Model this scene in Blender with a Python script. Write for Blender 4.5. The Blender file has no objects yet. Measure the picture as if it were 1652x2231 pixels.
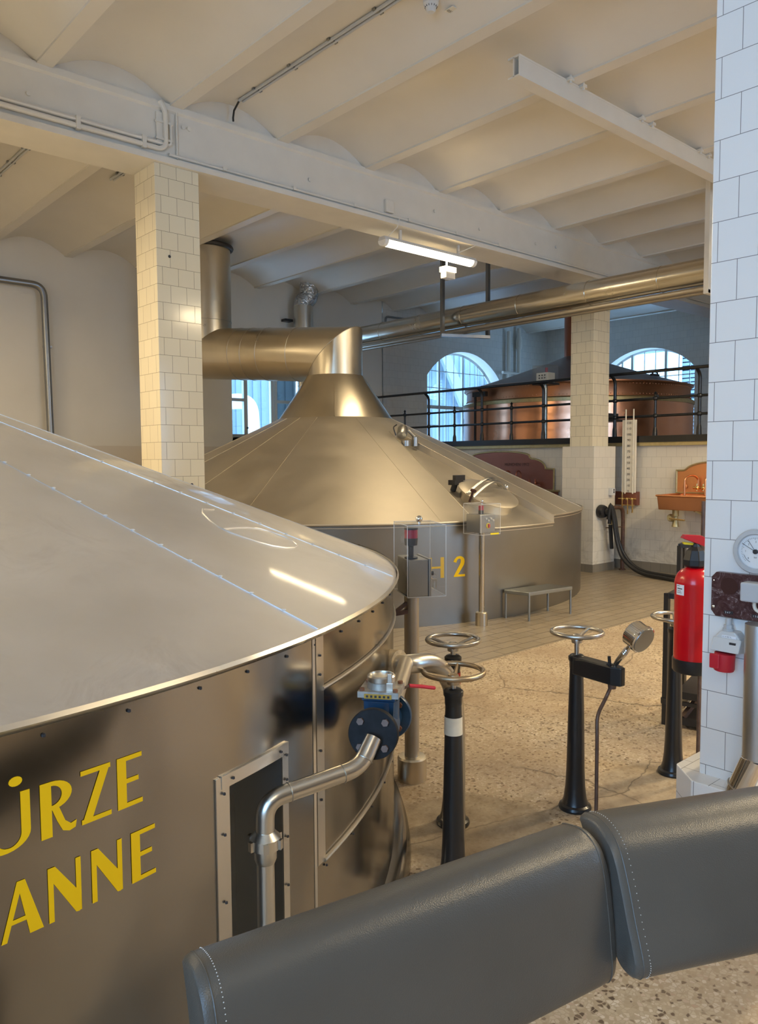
import bpy, math, random
from math import sin, cos, pi, radians, sqrt, atan2, hypot
from mathutils import Vector, Matrix
from mathutils.geometry import tessellate_polygon
random.seed(4)
SC = bpy.context.scene
COL = SC.collection
V = Vector

# ------------------------------------------------------------------ materials
MATS = {}
def nt(name):
    m = bpy.data.materials.new(name); m.use_nodes = True
    t = m.node_tree; b = t.nodes['Principled BSDF']
    MATS[name] = m
    return m, t, b
def lk(t, a, b): t.links.new(a, b)
def noise(t, vec, scale, detail=3, rough=.5, dist=0):
    n = t.nodes.new('ShaderNodeTexNoise'); n.inputs['Scale'].default_value = scale
    n.inputs['Detail'].default_value = detail; n.inputs['Roughness'].default_value = rough
    n.inputs['Distortion'].default_value = dist
    if vec is not None: lk(t, vec, n.inputs['Vector'])
    return n
def ramp(t, fac, stops):
    r = t.nodes.new('ShaderNodeValToRGB'); e = r.color_ramp.elements
    while len(e) < len(stops): e.new(.5)
    for i, (p, c) in enumerate(stops):
        e[i].position = p; e[i].color = (*c, 1) if len(c) == 3 else c
    lk(t, fac, r.inputs['Fac']); return r
def pos(t, scale=(1, 1, 1), loc=(0, 0, 0)):
    g = t.nodes.new('ShaderNodeNewGeometry'); m = t.nodes.new('ShaderNodeMapping')
    m.inputs['Scale'].default_value = scale; m.inputs['Location'].default_value = loc
    lk(t, g.outputs['Position'], m.inputs['Vector']); return m.outputs['Vector']
def mixc(t, fac, a, b, mode='MIX'):
    m = t.nodes.new('ShaderNodeMix'); m.data_type = 'RGBA'; m.blend_type = mode
    for s, v in ((m.inputs[0], fac), (m.inputs[6], a), (m.inputs[7], b)):
        if isinstance(v, (int, float)): s.default_value = v
        elif isinstance(v, tuple): s.default_value = (*v, 1)
        else: lk(t, v, s)
    return m.outputs[2]
def bump(t, b, h, strength=.3, dist=.01):
    n = t.nodes.new('ShaderNodeBump'); n.inputs['Strength'].default_value = strength
    n.inputs['Distance'].default_value = dist
    lk(t, h, n.inputs['Height']); lk(t, n.outputs['Normal'], b.inputs['Normal']); return n
def mth(t, op, a, b=None, c=None):
    m = t.nodes.new('ShaderNodeMath'); m.operation = op
    for i, v in enumerate((a, b, c)):
        if v is None: continue
        if isinstance(v, (int, float)): m.inputs[i].default_value = v
        else: lk(t, v, m.inputs[i])
    return m.outputs[0]

def simple(name, col, rough=.5, metal=0, spec=None, var=0, vscale=6, coat=0, bmp=0, bscale=60):
    m, t, b = nt(name)
    b.inputs['Base Color'].default_value = (*col, 1)
    b.inputs['Roughness'].default_value = rough; b.inputs['Metallic'].default_value = metal
    if spec is not None: b.inputs['Specular IOR Level'].default_value = spec
    if coat: b.inputs['Coat Weight'].default_value = coat
    if var or bmp: p = pos(t)
    if var:
        n = noise(t, p, vscale, 4)
        r = ramp(t, n.outputs['Fac'], [(.3, tuple(c*(1-var) for c in col)), (.7, tuple(min(1, c*(1+var)) for c in col))])
        lk(t, r.outputs['Color'], b.inputs['Base Color'])
    if bmp:
        n2 = noise(t, p, bscale, 4); bump(t, b, n2.outputs['Fac'], bmp, .004)
    return m

def steel(name, col, rough, wave=0, wscale=1.2, brush=None, var=.06, rvar=.08):
    m, t, b = nt(name); b.inputs['Metallic'].default_value = 1
    p = pos(t)
    n = noise(t, p, 2.3, 5, .6)
    r = ramp(t, n.outputs['Fac'], [(.3, tuple(c*(1-var) for c in col)), (.7, tuple(min(1, c*(1+var)) for c in col))])
    lk(t, r.outputs['Color'], b.inputs['Base Color'])
    rr = ramp(t, n.outputs['Fac'], [(.25, (rough-rvar*.5,)*3), (.75, (rough+rvar,)*3)])
    lk(t, rr.outputs['Color'], b.inputs['Roughness'])
    if wave:
        w = noise(t, p, wscale, 2, .4)
        bump(t, b, w.outputs['Fac'], 1, wave)
    return m

simple('plaster', (.74, .71, .65), .75, var=.03, vscale=1.5, bmp=.08, bscale=25)
simple('ceiling_paint', (.70, .67, .61), .42, var=.025, vscale=2, bmp=.06, bscale=14)
simple('beam_paint', (.72, .69, .62), .5, var=.03, vscale=5)
simple('black_paint', (.012, .013, .015), .32, coat=.2)
simple('black_iron', (.02, .02, .022), .4)
simple('black_plastic', (.018, .018, .02), .38)
simple('rubber', (.02, .02, .02), .45)
simple('brown_paint', (.09, .045, .03), .45, var=.3, vscale=40)
simple('grey_plastic', (.50, .53, .56), .45)
simple('light_grey', (.62, .63, .63), .45)
simple('white_plastic', (.85, .84, .80), .4)
simple('enamel_board', (.78, .73, .62), .35, var=.04)
simple('red_paint', (.66, .004, .012), .25, coat=.3)
simple('red_plastic', (.55, .02, .035), .35)
simple('red_dark', (.35, .01, .04), .3)
simple('yellow_paint', (.84, .53, .004), .6, spec=.25)
simple('yellow_plastic', (.8, .65, .03), .4)
simple('sticker', (.85, .88, .93), .4)
simple('ink', (.03, .03, .035), .5)
simple('dark_text', (.05, .015, .01), .5)
simple('blue_paint', (.012, .045, .10), .35, var=.3, vscale=30)
simple('dark_flange', (.012, .013, .015), .55, spec=.2, var=.5, vscale=30)
simple('worn_alu', (.42, .40, .36), .5, metal=.8, var=.25, vscale=40)
simple('insulation', (.42, .33, .21), .8, var=.25, vscale=40, bmp=.4, bscale=60)
simple('wood_grip', (.05, .015, .012), .4)
simple('label_cream', (.74, .70, .58), .5, var=.05, vscale=30)
simple('band_red', (.45, .02, .015), .4)
simple('dial', (.80, .82, .84), .4)
simple('outside_panel', (.17, .22, .26), .6)
simple('outside_strut', (.24, .28, .32), .6)  # even colour of the roof struts
simple('outside_dark', (.16, .22, .28), .6)
simple('outside_brick', (.16, .10, .12), .8)
simple('window_frame', (.45, .46, .44), .5)
simple('window_iron', (.20, .23, .25), .5)
simple('brass_dull', (.50, .42, .22), .38, metal=.7, var=.1, vscale=20)
simple('brass', (.72, .50, .20), .25, metal=1)
simple('brown_metal', (.16, .11, .09), .45, metal=.6, var=.2, vscale=25)
simple('wood_tread', (.45, .36, .24), .6)
simple('rust_bolt', (.18, .07, .03), .6)
simple('yellow_sign', (.5, .3, .03), .5)

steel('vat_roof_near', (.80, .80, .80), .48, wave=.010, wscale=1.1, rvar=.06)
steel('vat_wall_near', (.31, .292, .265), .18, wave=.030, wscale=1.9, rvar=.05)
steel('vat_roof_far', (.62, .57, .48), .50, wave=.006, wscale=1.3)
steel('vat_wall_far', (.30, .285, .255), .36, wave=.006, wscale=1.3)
steel('duct_steel', (.62, .56, .45), .30, wave=.002, wscale=3)
steel('pipe_steel', (.62, .59, .53), .28)
steel('pipe_dull', (.50, .46, .39), .42)
steel('clad_pipe', (.58, .54, .46), .22)
steel('grey_tube', (.30, .31, .32), .35)
steel('chrome', (.80, .80, .80), .10, rvar=.02)
steel('box_steel', (.42, .42, .41), .36)
steel('hand_wheel_steel', (.55, .52, .47), .30)
steel('hand_wheel_bronze', (.46, .37, .26), .34)
steel('foil', (.62, .62, .62), .20, wave=.03, wscale=25)
steel('copper', (.84, .44, .28), .22, wave=.004, wscale=4)
steel('copper_dark', (.46, .22, .12), .34, wave=.004, wscale=3)
steel('copper_dull', (.36, .155, .115), .40)
steel('copper_bright', (.72, .34, .17), .33)
steel('kettle_roof', (.30, .235, .21), .45)
steel('column_steel', (.60, .62, .64), .36)
steel('copper_pipe', (.45, .16, .09), .38)
steel('bench_steel', (.36, .38, .38), .40)

# dusty marks near the rim of the close vat's roof
def roof_dust():
    m = MATS['vat_roof_near']; t = m.node_tree; b = t.nodes['Principled BSDF']
    p = pos(t)
    n = noise(t, p, 5, 8, .65, 1.2); n2 = noise(t, p, 1.1, 3)
    k = mth(t, 'MULTIPLY', ramp(t, n.outputs['Fac'], [(.50, (0, 0, 0)), (.72, (1, 1, 1))]).outputs['Color'],
            ramp(t, n2.outputs['Fac'], [(.45, (0, 0, 0)), (.65, (.6, .6, .6))]).outputs['Color'])
    src = b.inputs['Base Color'].links[0].from_socket
    lk(t, mixc(t, k, src, (.50, .46, .42)), b.inputs['Base Color'])
    rs = b.inputs['Roughness'].links[0].from_socket
    lk(t, mth(t, 'ADD', rs, mth(t, 'MULTIPLY', k, .25)), b.inputs['Roughness'])
roof_dust()
MATS['vat_roof_near'].node_tree.nodes['Principled BSDF'].inputs['Coat Weight'].default_value = .35
MATS['vat_roof_near'].node_tree.nodes['Principled BSDF'].inputs['Coat Roughness'].default_value = .07

def tiles(name, col, col2, grout, size=.137, rough=.16, mortar=.0011, off=(0, 0), dirt=0):
    m, t, b = nt(name)
    g = t.nodes.new('ShaderNodeNewGeometry')
    sp = t.nodes.new('ShaderNodeSeparateXYZ'); lk(t, g.outputs['Position'], sp.inputs[0])
    sn = t.nodes.new('ShaderNodeSeparateXYZ'); lk(t, g.outputs['True Normal'], sn.inputs[0])
    ax = mth(t, 'ABSOLUTE', sn.outputs['X']); k = mth(t, 'GREATER_THAN', ax, .5)
    d = mth(t, 'SUBTRACT', sp.outputs['Y'], sp.outputs['X'])
    u = mth(t, 'ADD', mth(t, 'MULTIPLY', d, k), sp.outputs['X'])
    az = mth(t, 'ABSOLUTE', sn.outputs['Z']); kz = mth(t, 'GREATER_THAN', az, .7)
    dz = mth(t, 'SUBTRACT', sp.outputs['Y'], sp.outputs['Z'])
    w = mth(t, 'ADD', mth(t, 'MULTIPLY', dz, kz), sp.outputs['Z'])
    cb = t.nodes.new('ShaderNodeCombineXYZ')
    lk(t, mth(t, 'ADD', u, off[0]), cb.inputs[0]); lk(t, mth(t, 'ADD', w, off[1]), cb.inputs[1])
    br = t.nodes.new('ShaderNodeTexBrick'); lk(t, cb.outputs[0], br.inputs['Vector'])
    br.inputs['Scale'].default_value = 1; br.inputs['Brick Width'].default_value = size
    br.inputs['Row Height'].default_value = size; br.inputs['Mortar Size'].default_value = mortar
    br.inputs['Mortar Smooth'].default_value = .1; br.inputs['Bias'].default_value = 0
    br.offset = .5
    br.inputs['Color1'].default_value = (*col, 1); br.inputs['Color2'].default_value = (*col2, 1)
    br.inputs['Mortar'].default_value = (*grout, 1)
    c = br.outputs['Color']
    if dirt:
        n = noise(t, g.outputs['Position'], 2.2, 6, .7, .8)
        zf = ramp(t, sp.outputs['Z'], [(.0, (1, 1, 1)), (.75, (0, 0, 0))]).outputs['Color']
        kk = mth(t, 'MULTIPLY', ramp(t, n.outputs['Fac'], [(.48, (0, 0, 0)), (.7, (1, 1, 1))]).outputs['Color'], zf)
        c = mixc(t, mth(t, 'MULTIPLY', kk, dirt), c, (.18, .16, .13))
    lk(t, c, b.inputs['Base Color'])
    r = mth(t, 'ADD', mth(t, 'MULTIPLY', br.outputs['Fac'], .5), rough)
    lk(t, r, b.inputs['Roughness'])
    n3 = noise(t, g.outputs['Position'], 14, 2)
    h = mth(t, 'ADD', mth(t, 'MULTIPLY', br.outputs['Fac'], -1), mth(t, 'MULTIPLY', n3.outputs['Fac'], .5))
    bump(t, b, h, .35, .0012)
    return m
tiles('tile_cream', (.80, .73, .55), (.76, .69, .52), (.20, .155, .09), .137, .12, .0014, (.02, .0))
tiles('tile_white', (.85, .86, .86), (.83, .84, .84), (.22, .22, .22), .137, .18, .0012, (.035, .02))
tiles('tile_wall', (.70, .685, .645), (.66, .65, .62), (.38, .36, .32), .137, .25, .0012, (0, 0))
tiles('tile_low', (.74, .70, .61), (.70, .67, .59), (.42, .39, .33), .137, .22, .0012, (0, .0), .75)
tiles('tile_base', (.24, .215, .175), (.22, .20, .165), (.12, .105, .085), .137, .3, .0016, (.03, .015))

def floor_mat():
    m, t, b = nt('floor_terrazzo'); p = pos(t)
    nw = noise(t, p, 45, 2)
    pw_ = t.nodes.new('ShaderNodeMix'); pw_.data_type = 'VECTOR'; pw_.inputs[0].default_value = .012
    lk(t, p, pw_.inputs[4]); lk(t, nw.outputs['Color'], pw_.inputs[5])
    v = t.nodes.new('ShaderNodeTexVoronoi'); v.feature = 'DISTANCE_TO_EDGE'; v.inputs['Scale'].default_value = 78; lk(t, pw_.outputs[1], v.inputs['Vector'])
    v2 = t.nodes.new('ShaderNodeTexVoronoi'); v2.inputs['Scale'].default_value = 78; lk(t, pw_.outputs[1], v2.inputs['Vector'])
    hs = t.nodes.new('ShaderNodeSeparateColor'); lk(t, v2.outputs['Color'], hs.inputs[0])
    chip = ramp(t, hs.outputs[0], [(0, (.10, .065, .04)), (.11, (.16, .11, .07)), (.15, (.40, .31, .20)), (.45, (.50, .41, .28)), (.75, (.58, .49, .36)), (.88, (.68, .60, .48)), (1, (.46, .32, .22))])
    edge = ramp(t, v.outputs['Distance'], [(.04, (0, 0, 0)), (.14, (1, 1, 1))])
    base = mixc(t, edge.outputs['Color'], (.44, .35, .235), chip.outputs['Color'])
    # worn brown patches
    n = noise(t, p, 1.6, 7, .62, .5)
    pt = ramp(t, n.outputs['Fac'], [(.38, (0, 0, 0)), (.66, (.8, .8, .8))])
    base = mixc(t, pt.outputs['Color'], base, (.34, .25, .165))
    # bare concrete screed around the pedestals
    g = t.nodes.new('ShaderNodeSeparateXYZ'); lk(t, p, g.inputs[0])
    def blob(x, y, r, soft=.04):
        n9 = noise(t, p, 5, 4)
        dx = mth(t, 'SUBTRACT', g.outputs['X'], x); dy = mth(t, 'SUBTRACT', g.outputs['Y'], y)
        d = mth(t, 'SQRT', mth(t, 'ADD', mth(t, 'MULTIPLY', dx, dx), mth(t, 'MULTIPLY', dy, dy)))
        d = mth(t, 'ADD', d, mth(t, 'MULTIPLY', n9.outputs['Fac'], .18))
        return ramp(t, d, [(r, (1, 1, 1)), (r+soft, (0, 0, 0))]).outputs['Color']
    mk = mth(t, 'MAXIMUM', blob(2.30, 2.02, .42), blob(3.22, 1.55, .50))
    n5 = noise(t, p, 9, 6, .6)
    scr = ramp(t, n5.outputs['Fac'], [(.3, (.22, .165, .11)), (.7, (.42, .345, .24))]).outputs['Color']
    base = mixc(t, mth(t, 'MULTIPLY', mk, .8), base, scr)
    # hairline cracks
    n6 = noise(t, p, 3, 4, .6)
    pv = t.nodes.new('ShaderNodeMix'); pv.data_type = 'VECTOR'; pv.inputs[0].default_value = .12
    lk(t, p, pv.inputs[4]); lk(t, n6.outputs['Color'], pv.inputs[5])
    vc = t.nodes.new('ShaderNodeTexVoronoi'); vc.feature = 'DISTANCE_TO_EDGE'; vc.inputs['Scale'].default_value = .95
    lk(t, pv.outputs[1], vc.inputs['Vector'])
    n11 = noise(t, p, 1.3, 3)
    cr0 = ramp(t, vc.outputs['Distance'], [(.0, (1, 1, 1)), (.0045, (0, 0, 0))])
    cr = t.nodes.new('ShaderNodeMix'); cr.data_type = 'RGBA'; cr.inputs[7].default_value = (0, 0, 0, 1); lk(t, cr0.outputs['Color'], cr.inputs[6]); lk(t, ramp(t, n11.outputs['Fac'], [(.47, (0, 0, 0)), (.62, (1, 1, 1))]).outputs['Color'], cr.inputs[0])
    base = mixc(t, mth(t, 'MULTIPLY', cr.outputs[2], .75), base, (.06, .045, .03))
    # beyond y=3.72: worn brown quarry tiles
    br = t.nodes.new('ShaderNodeTexBrick'); lk(t, p, br.inputs['Vector'])
    br.inputs['Scale'].default_value = 1; br.inputs['Brick Width'].default_value = .25
    br.inputs['Row Height'].default_value = .125; br.inputs['Mortar Size'].default_value = .006; br.offset = .5
    br.inputs['Mortar Smooth'].default_value = .4
    br.inputs['Color1'].default_value = (.36, .30, .215, 1); br.inputs['Color2'].default_value = (.31, .26, .185, 1)
    br.inputs['Mortar'].default_value = (.13, .10, .07, 1)
    n7 = noise(t, p, 3, 6, .65)
    tl = mixc(t, ramp(t, n7.outputs['Fac'], [(.35, (0, 0, 0)), (.75, (.7, .7, .7))]).outputs['Color'], br.outputs['Color'], (.26, .215, .15))
    kk = mth(t, 'GREATER_THAN', g.outputs['Y'], 3.72)
    col = mixc(t, kk, base, tl)
    lk(t, col, b.inputs['Base Color'])
    rg = mth(t, 'SUBTRACT', .62, mth(t, 'MULTIPLY', kk, .26))
    lk(t, rg, b.inputs['Roughness'])
    h = mth(t, 'ADD', mth(t, 'MULTIPLY', v.outputs['Distance'], 1), mth(t, 'MULTIPLY', br.outputs['Fac'], mth(t, 'MULTIPLY', kk, -2)))
    bump(t, b, h, .25, .002)
floor_mat()

def leather():
    m, t, b = nt('leather'); p = pos(t)
    b.inputs['Base Color'].default_value = (.078, .075, .068, 1)
    n0 = noise(t, p, 3, 3); r = ramp(t, n0.outputs['Fac'], [(.3, (.070, .067, .060)), (.7, (.090, .086, .077))])
    lk(t, r.outputs['Color'], b.inputs['Base Color'])
    b.inputs['Roughness'].default_value = .36
    v = t.nodes.new('ShaderNodeTexVoronoi'); v.inputs['Scale'].default_value = 520; lk(t, p, v.inputs['Vector'])
    n = noise(t, p, 8, 3)
    h = mth(t, 'ADD', mth(t, 'MULTIPLY', v.outputs['Distance'], .12), n.outputs['Fac'])
    bump(t, b, h, .5, .004)
leather()
def marbled():
    m, t, b = nt('marbled_plate'); p = pos(t)
    n = noise(t, p, 28, 7, .7, 2.5)
    r = ramp(t, n.outputs['Fac'], [(.40, (.055, .018, .018)), (.56, (.10, .05, .05)), (.66, (.30, .25, .25))])
    lk(t, r.outputs['Color'], b.inputs['Base Color']); b.inputs['Roughness'].default_value = .3
marbled()
def acrylic():
    m, t, b = nt('acrylic')
    t.nodes.remove(b)
    o = t.nodes['Material Output']
    tr = t.nodes.new('ShaderNodeBsdfTransparent'); tr.inputs[0].default_value = (.93, .94, .94, 1)
    gl = t.nodes.new('ShaderNodeBsdfGlossy'); gl.inputs['Roughness'].default_value = .05
    df = t.nodes.new('ShaderNodeBsdfDiffuse'); df.inputs[0].default_value = (.8, .8, .8, 1)
    lw = t.nodes.new('ShaderNodeLayerWeight'); lw.inputs[0].default_value = .5
    fr = t.nodes.new('ShaderNodeMath'); fr.operation = 'MULTIPLY_ADD'; fr.inputs[1].default_value = .45; fr.inputs[2].default_value = .03
    lk(t, mth(t, 'POWER', lw.outputs['Facing'], 5), fr.inputs[0])
    m1 = t.nodes.new('ShaderNodeMixShader'); m1.inputs[0].default_value = .06
    lk(t, tr.outputs[0], m1.inputs[1]); lk(t, df.outputs[0], m1.inputs[2])
    m2 = t.nodes.new('ShaderNodeMixShader'); lk(t, fr.outputs[0], m2.inputs[0])
    lk(t, m1.outputs[0], m2.inputs[1]); lk(t, gl.outputs[0], m2.inputs[2]); lk(t, m2.outputs[0], o.inputs[0])
acrylic()
def edge_clear():
    m, t, b = nt('acrylic_edge'); b.inputs['Base Color'].default_value = (.85, .85, .83, 1)
    b.inputs['Roughness'].default_value = .2; b.inputs['Alpha'].default_value = .75
edge_clear()
def win_glass():
    m, t, b = nt('window_glass'); t.nodes.remove(b); o = t.nodes['Material Output']
    tr = t.nodes.new('ShaderNodeBsdfTransparent'); tr.inputs[0].default_value = (.92, .96, 1, 1)
    gl = t.nodes.new('ShaderNodeBsdfGlossy'); gl.inputs['Roughness'].default_value = .02
    mx = t.nodes.new('ShaderNodeMixShader'); mx.inputs[0].default_value = .06
    lk(t, tr.outputs[0], mx.inputs[1]); lk(t, gl.outputs[0], mx.inputs[2]); lk(t, mx.outputs[0], o.inputs[0])
win_glass()
def frosted():
    m, t, b = nt('dull_glass'); t.nodes.remove(b); o = t.nodes['Material Output']
    tr = t.nodes.new('ShaderNodeBsdfTransparent'); tr.inputs[0].default_value = (.36, .38, .38, 1)
    gl = t.nodes.new('ShaderNodeBsdfGlossy'); gl.inputs['Roughness'].default_value = .15
    mx = t.nodes.new('ShaderNodeMixShader'); mx.inputs[0].default_value = .15
    lk(t, tr.outputs[0], mx.inputs[1]); lk(t, gl.outputs[0], mx.inputs[2]); lk(t, mx.outputs[0], o.inputs[0])
frosted()
def emit(name, col, s):
    m, t, b = nt(name); b.inputs['Base Color'].default_value = (*col, 1)
    b.inputs['Emission Color'].default_value = (*col, 1); b.inputs['Emission Strength'].default_value = s
emit('tube_glow', (1, .86, .60), 6.5)
emit('lamplit_box_glow', (1, .86, .62), 1.4)  # brightness of a box lit by the tube above, put in as glow

# ------------------------------------------------------------------ mesh builder
class M:
    def __init__(s): s.v = []; s.f = []; s.mi = []; s.cur = 0
    def add(s, vs, fs):
        o = len(s.v); s.v += [V(p) for p in vs]; s.f += [[i+o for i in f] for f in fs]; s.mi += [s.cur]*len(fs); return s
    def box(s, c, d, rot=None):
        hx, hy, hz = d[0]/2, d[1]/2, d[2]/2
        R = rot if rot is not None else Matrix.Identity(3); c = V(c)
        vs = [c + R @ V((x, y, z)) for x in (-hx, hx) for y in (-hy, hy) for z in (-hz, hz)]
        return s.add(vs, [(0, 1, 3, 2), (4, 6, 7, 5), (0, 4, 5, 1), (2, 3, 7, 6), (0, 2, 6, 4), (1, 5, 7, 3)])
    def bb(s, a, b):
        return s.box([(a[i]+b[i])/2 for i in range(3)], [abs(b[i]-a[i]) for i in range(3)])
    def bar(s, a, b, w, h=None, up=(0, 0, 1)):
        a, b = V(a), V(b); h = h or w; d = (b-a); L = d.length; x = d.normalized(); u = V(up)
        if abs(x.dot(u)) > .98: u = V((0, 1, 0))
        y = u.cross(x).normalized(); z = x.cross(y)
        R = Matrix((x, y, z)).transposed(); return s.box((a+b)/2, (L, w, h), R)
    def lathe(s, prof, c=(0, 0, 0), axis=(0, 0, 1), n=32, a0=0, a1=2*pi, cap=True, ref=None):
        z = V(axis).normalized(); r = V(ref) if ref else (V((1, 0, 0)) if abs(z.x) < .9 else V((0, 1, 0)))
        x = (r - z*r.dot(z)).normalized(); y = z.cross(x); c = V(c)
        full = abs(a1-a0-2*pi) < 1e-6; m = n if full else n+1
        vs = []
        for (rad, h) in prof:
            for i in range(m):
                a = a0+(a1-a0)*i/n; vs.append(c+z*h+(x*cos(a)+y*sin(a))*rad)
        fs = []
        for k in range(len(prof)-1):
            for i in range(n):
                j = (i+1) % m
                if not full and i == n: continue
                fs.append((k*m+i, k*m+j, (k+1)*m+j, (k+1)*m+i))
        if cap and full:
            if prof[0][0] > 1e-5: fs.append(list(range(m))[::-1])
            if prof[-1][0] > 1e-5: fs.append([(len(prof)-1)*m+i for i in range(m)])
        return s.add(vs, fs)
    def cyl(s, a, b, r, n=20, r2=None):
        a, b = V(a), V(b); return s.lathe([(r, 0), (r if r2 is None else r2, (b-a).length)], a, b-a, n)
    def tube(s, pts, r, n=14, closed=False, cap=True):
        P = [V(p) for p in pts]; N = len(P); rings = []
        d0 = (P[1]-P[0]).normalized(); u = V((0, 0, 1)) if abs(d0.z) < .9 else V((1, 0, 0))
        x = (u - d0*u.dot(d0)).normalized()
        prev = d0; vs = []
        for i in range(N):
            if closed: a = (P[i]-P[i-1]).normalized(); b = (P[(i+1) % N]-P[i]).normalized()
            else:
                a = (P[i]-P[i-1]).normalized() if i > 0 else (P[1]-P[0]).normalized()
                b = (P[i+1]-P[i]).normalized() if i < N-1 else a
            # frame carried along incoming direction a
            q = prev.rotation_difference(a); x = q @ x; x = (x-a*x.dot(a)).normalized(); prev = a
            y = a.cross(x)
            nrm = (a+b).normalized()
            for k in range(n):
                t = 2*pi*k/n; o = (x*cos(t)+y*sin(t))*(r if not isinstance(r, (list, tuple)) else r[i])
                dd = a.dot(nrm)
                o2 = o - a*(o.dot(nrm)/dd) if dd > .2 else o
                vs.append(P[i]+o2)
        fs = []
        R = N if closed else N-1
        for i in range(R):
            j = (i+1) % N
            for k in range(n):
                l = (k+1) % n; fs.append((i*n+k, i*n+l, j*n+l, j*n+k))
        if cap and not closed: fs.append(list(range(n))[::-1]); fs.append([(N-1)*n+k for k in range(n)])
        return s.add(vs, fs)
    def torus(s, c, axis, R, r, n=40, m=10):
        z = V(axis).normalized(); q = V((1, 0, 0)) if abs(z.x) < .9 else V((0, 1, 0))
        x = (q-z*q.dot(z)).normalized(); y = z.cross(x)
        return s.tube([V(c)+(x*cos(2*pi*i/n)+y*sin(2*pi*i/n))*R for i in range(n)], r, m, closed=True)
    def sphere(s, c, r, n=16, sc=(1, 1, 1)):
        c = V(c); vs = []; fs = []; h = n//2
        for i in range(h+1):
            a = pi*i/h
            for j in range(n):
                b = 2*pi*j/n; vs.append(c+V((r*sin(a)*cos(b)*sc[0], r*sin(a)*sin(b)*sc[1], r*cos(a)*sc[2])))
        for i in range(h):
            for j in range(n):
                k = (j+1) % n; fs.append((i*n+j, (i+1)*n+j, (i+1)*n+k, i*n+k))
        return s.add(vs, fs)
    def prism(s, poly, o, u, w, d0, d1):
        """2-D polygon in the u,w plane at o, extruded along u x w from d0 to d1"""
        u, w, o = V(u), V(w), V(o); nn = u.cross(w).normalized(); n = len(poly)
        vs = [o+u*p[0]+w*p[1]+nn*d0 for p in poly]+[o+u*p[0]+w*p[1]+nn*d1 for p in poly]
        tri = tessellate_polygon([[V((p[0], p[1], 0)) for p in poly]])
        fs = [tuple(t) for t in tri]+[tuple(i+n for i in t[::-1]) for t in tri]
        fs += [(i, (i+1) % n, (i+1) % n+n, i+n) for i in range(n)]
        return s.add(vs, fs)
    def extrude_profile(s, prof, a, b, x_dir, z_dir=(0, 0, 1), cap=True, closed=True):
        a, b, x, z = V(a), V(b), V(x_dir), V(z_dir); n = len(prof)
        vs = [a+x*p[0]+z*p[1] for p in prof]+[b+x*p[0]+z*p[1] for p in prof]
        fs = [(i, (i+1) % n, (i+1) % n+n, i+n) for i in range(n if closed else n-1)]
        if cap and closed:
            tri = tessellate_polygon([[V((p[0], p[1], 0)) for p in prof]])
            fs += [tuple(t) for t in tri]+[tuple(i+n for i in t[::-1]) for t in tri]
        return s.add(vs, fs)

def root_loc(o):
    l = V((0, 0, 0))
    while o is not None: l += o.location; o = o.parent
    return l
def obj(name, m, mat, parent=None, smooth=35, bevel=0, origin=None, weld=True):
    me = bpy.data.meshes.new(name)
    off = root_loc(parent) if parent else (V(origin) if origin else V((0, 0, 0)))
    me.from_pydata([tuple(p-off) for p in m.v], [], m.f)
    import bmesh
    bm = bmesh.new(); bm.from_mesh(me)
    if weld: bmesh.ops.remove_doubles(bm, verts=bm.verts, dist=1e-5)
    bmesh.ops.recalc_face_normals(bm, faces=bm.faces); bm.to_mesh(me); bm.free()
    mats = mat if isinstance(mat, (list, tuple)) else [mat]
    for k in mats: me.materials.append(MATS[k])
    if len(mats) > 1 and len(m.mi) == len(me.polygons):
        for p, i in zip(me.polygons, m.mi): p.material_index = i
    o = bpy.data.objects.new(name, me); COL.objects.link(o)
    if parent: o.parent = parent
    elif origin: o.location = off
    if smooth:
        for p in me.polygons: p.use_smooth = True
        me.set_sharp_from_angle(angle=radians(smooth))
    if bevel:
        b = o.modifiers.new('bevel', 'BEVEL'); b.width = bevel; b.segments = 2; b.limit_method = 'ANGLE'; b.angle_limit = radians(40)
    return o
def parts(name, m, mat, parent=None, smooth=35, bevel=0):
    """every loose piece of m becomes an object of its own"""
    p = list(range(len(m.v)))
    def find(i):
        while p[i] != i: p[i] = p[p[i]]; i = p[i]
        return i
    for f in m.f:
        r0 = find(f[0])
        for i in f[1:]: p[find(i)] = r0
    groups = {}
    for f in m.f: groups.setdefault(find(f[0]), []).append(f)
    out = []
    for fs in groups.values():
        ids = sorted({i for f in fs for i in f}); k = {i: n for n, i in enumerate(ids)}
        q = M(); q.add([m.v[i] for i in ids], [[k[i] for i in f] for f in fs]); out.append(obj(name, q, mat, parent, smooth, bevel))
    return out
def thing(name, label, cat, loc=(0, 0, 0), group=None):
    o = bpy.data.objects.new(name, None); COL.objects.link(o); o.location = loc; o.empty_display_size = .1
    return tag(o, label, cat, group)
def tag(o, label, cat, group=None):
    o['label'] = label; o['category'] = cat
    if group: o['group'] = group
    return o
def struct(name, m, mat, smooth=35, label=None, **k):
    o = obj(name, m, mat, None, smooth, **k); o['kind'] = 'structure'
    if label: o['label'] = label
    return o
def copy_tree(o, parent=None):
    c = o.copy(); COL.objects.link(c); c.parent = parent
    for ch in list(o.children): copy_tree(ch, c)
    return c
def arc(cx, cy, r, a0, a1, n=12): return [(cx+r*cos(radians(a0+(a1-a0)*i/n)), cy+r*sin(radians(a0+(a1-a0)*i/n))) for i in range(n+1)]
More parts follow.
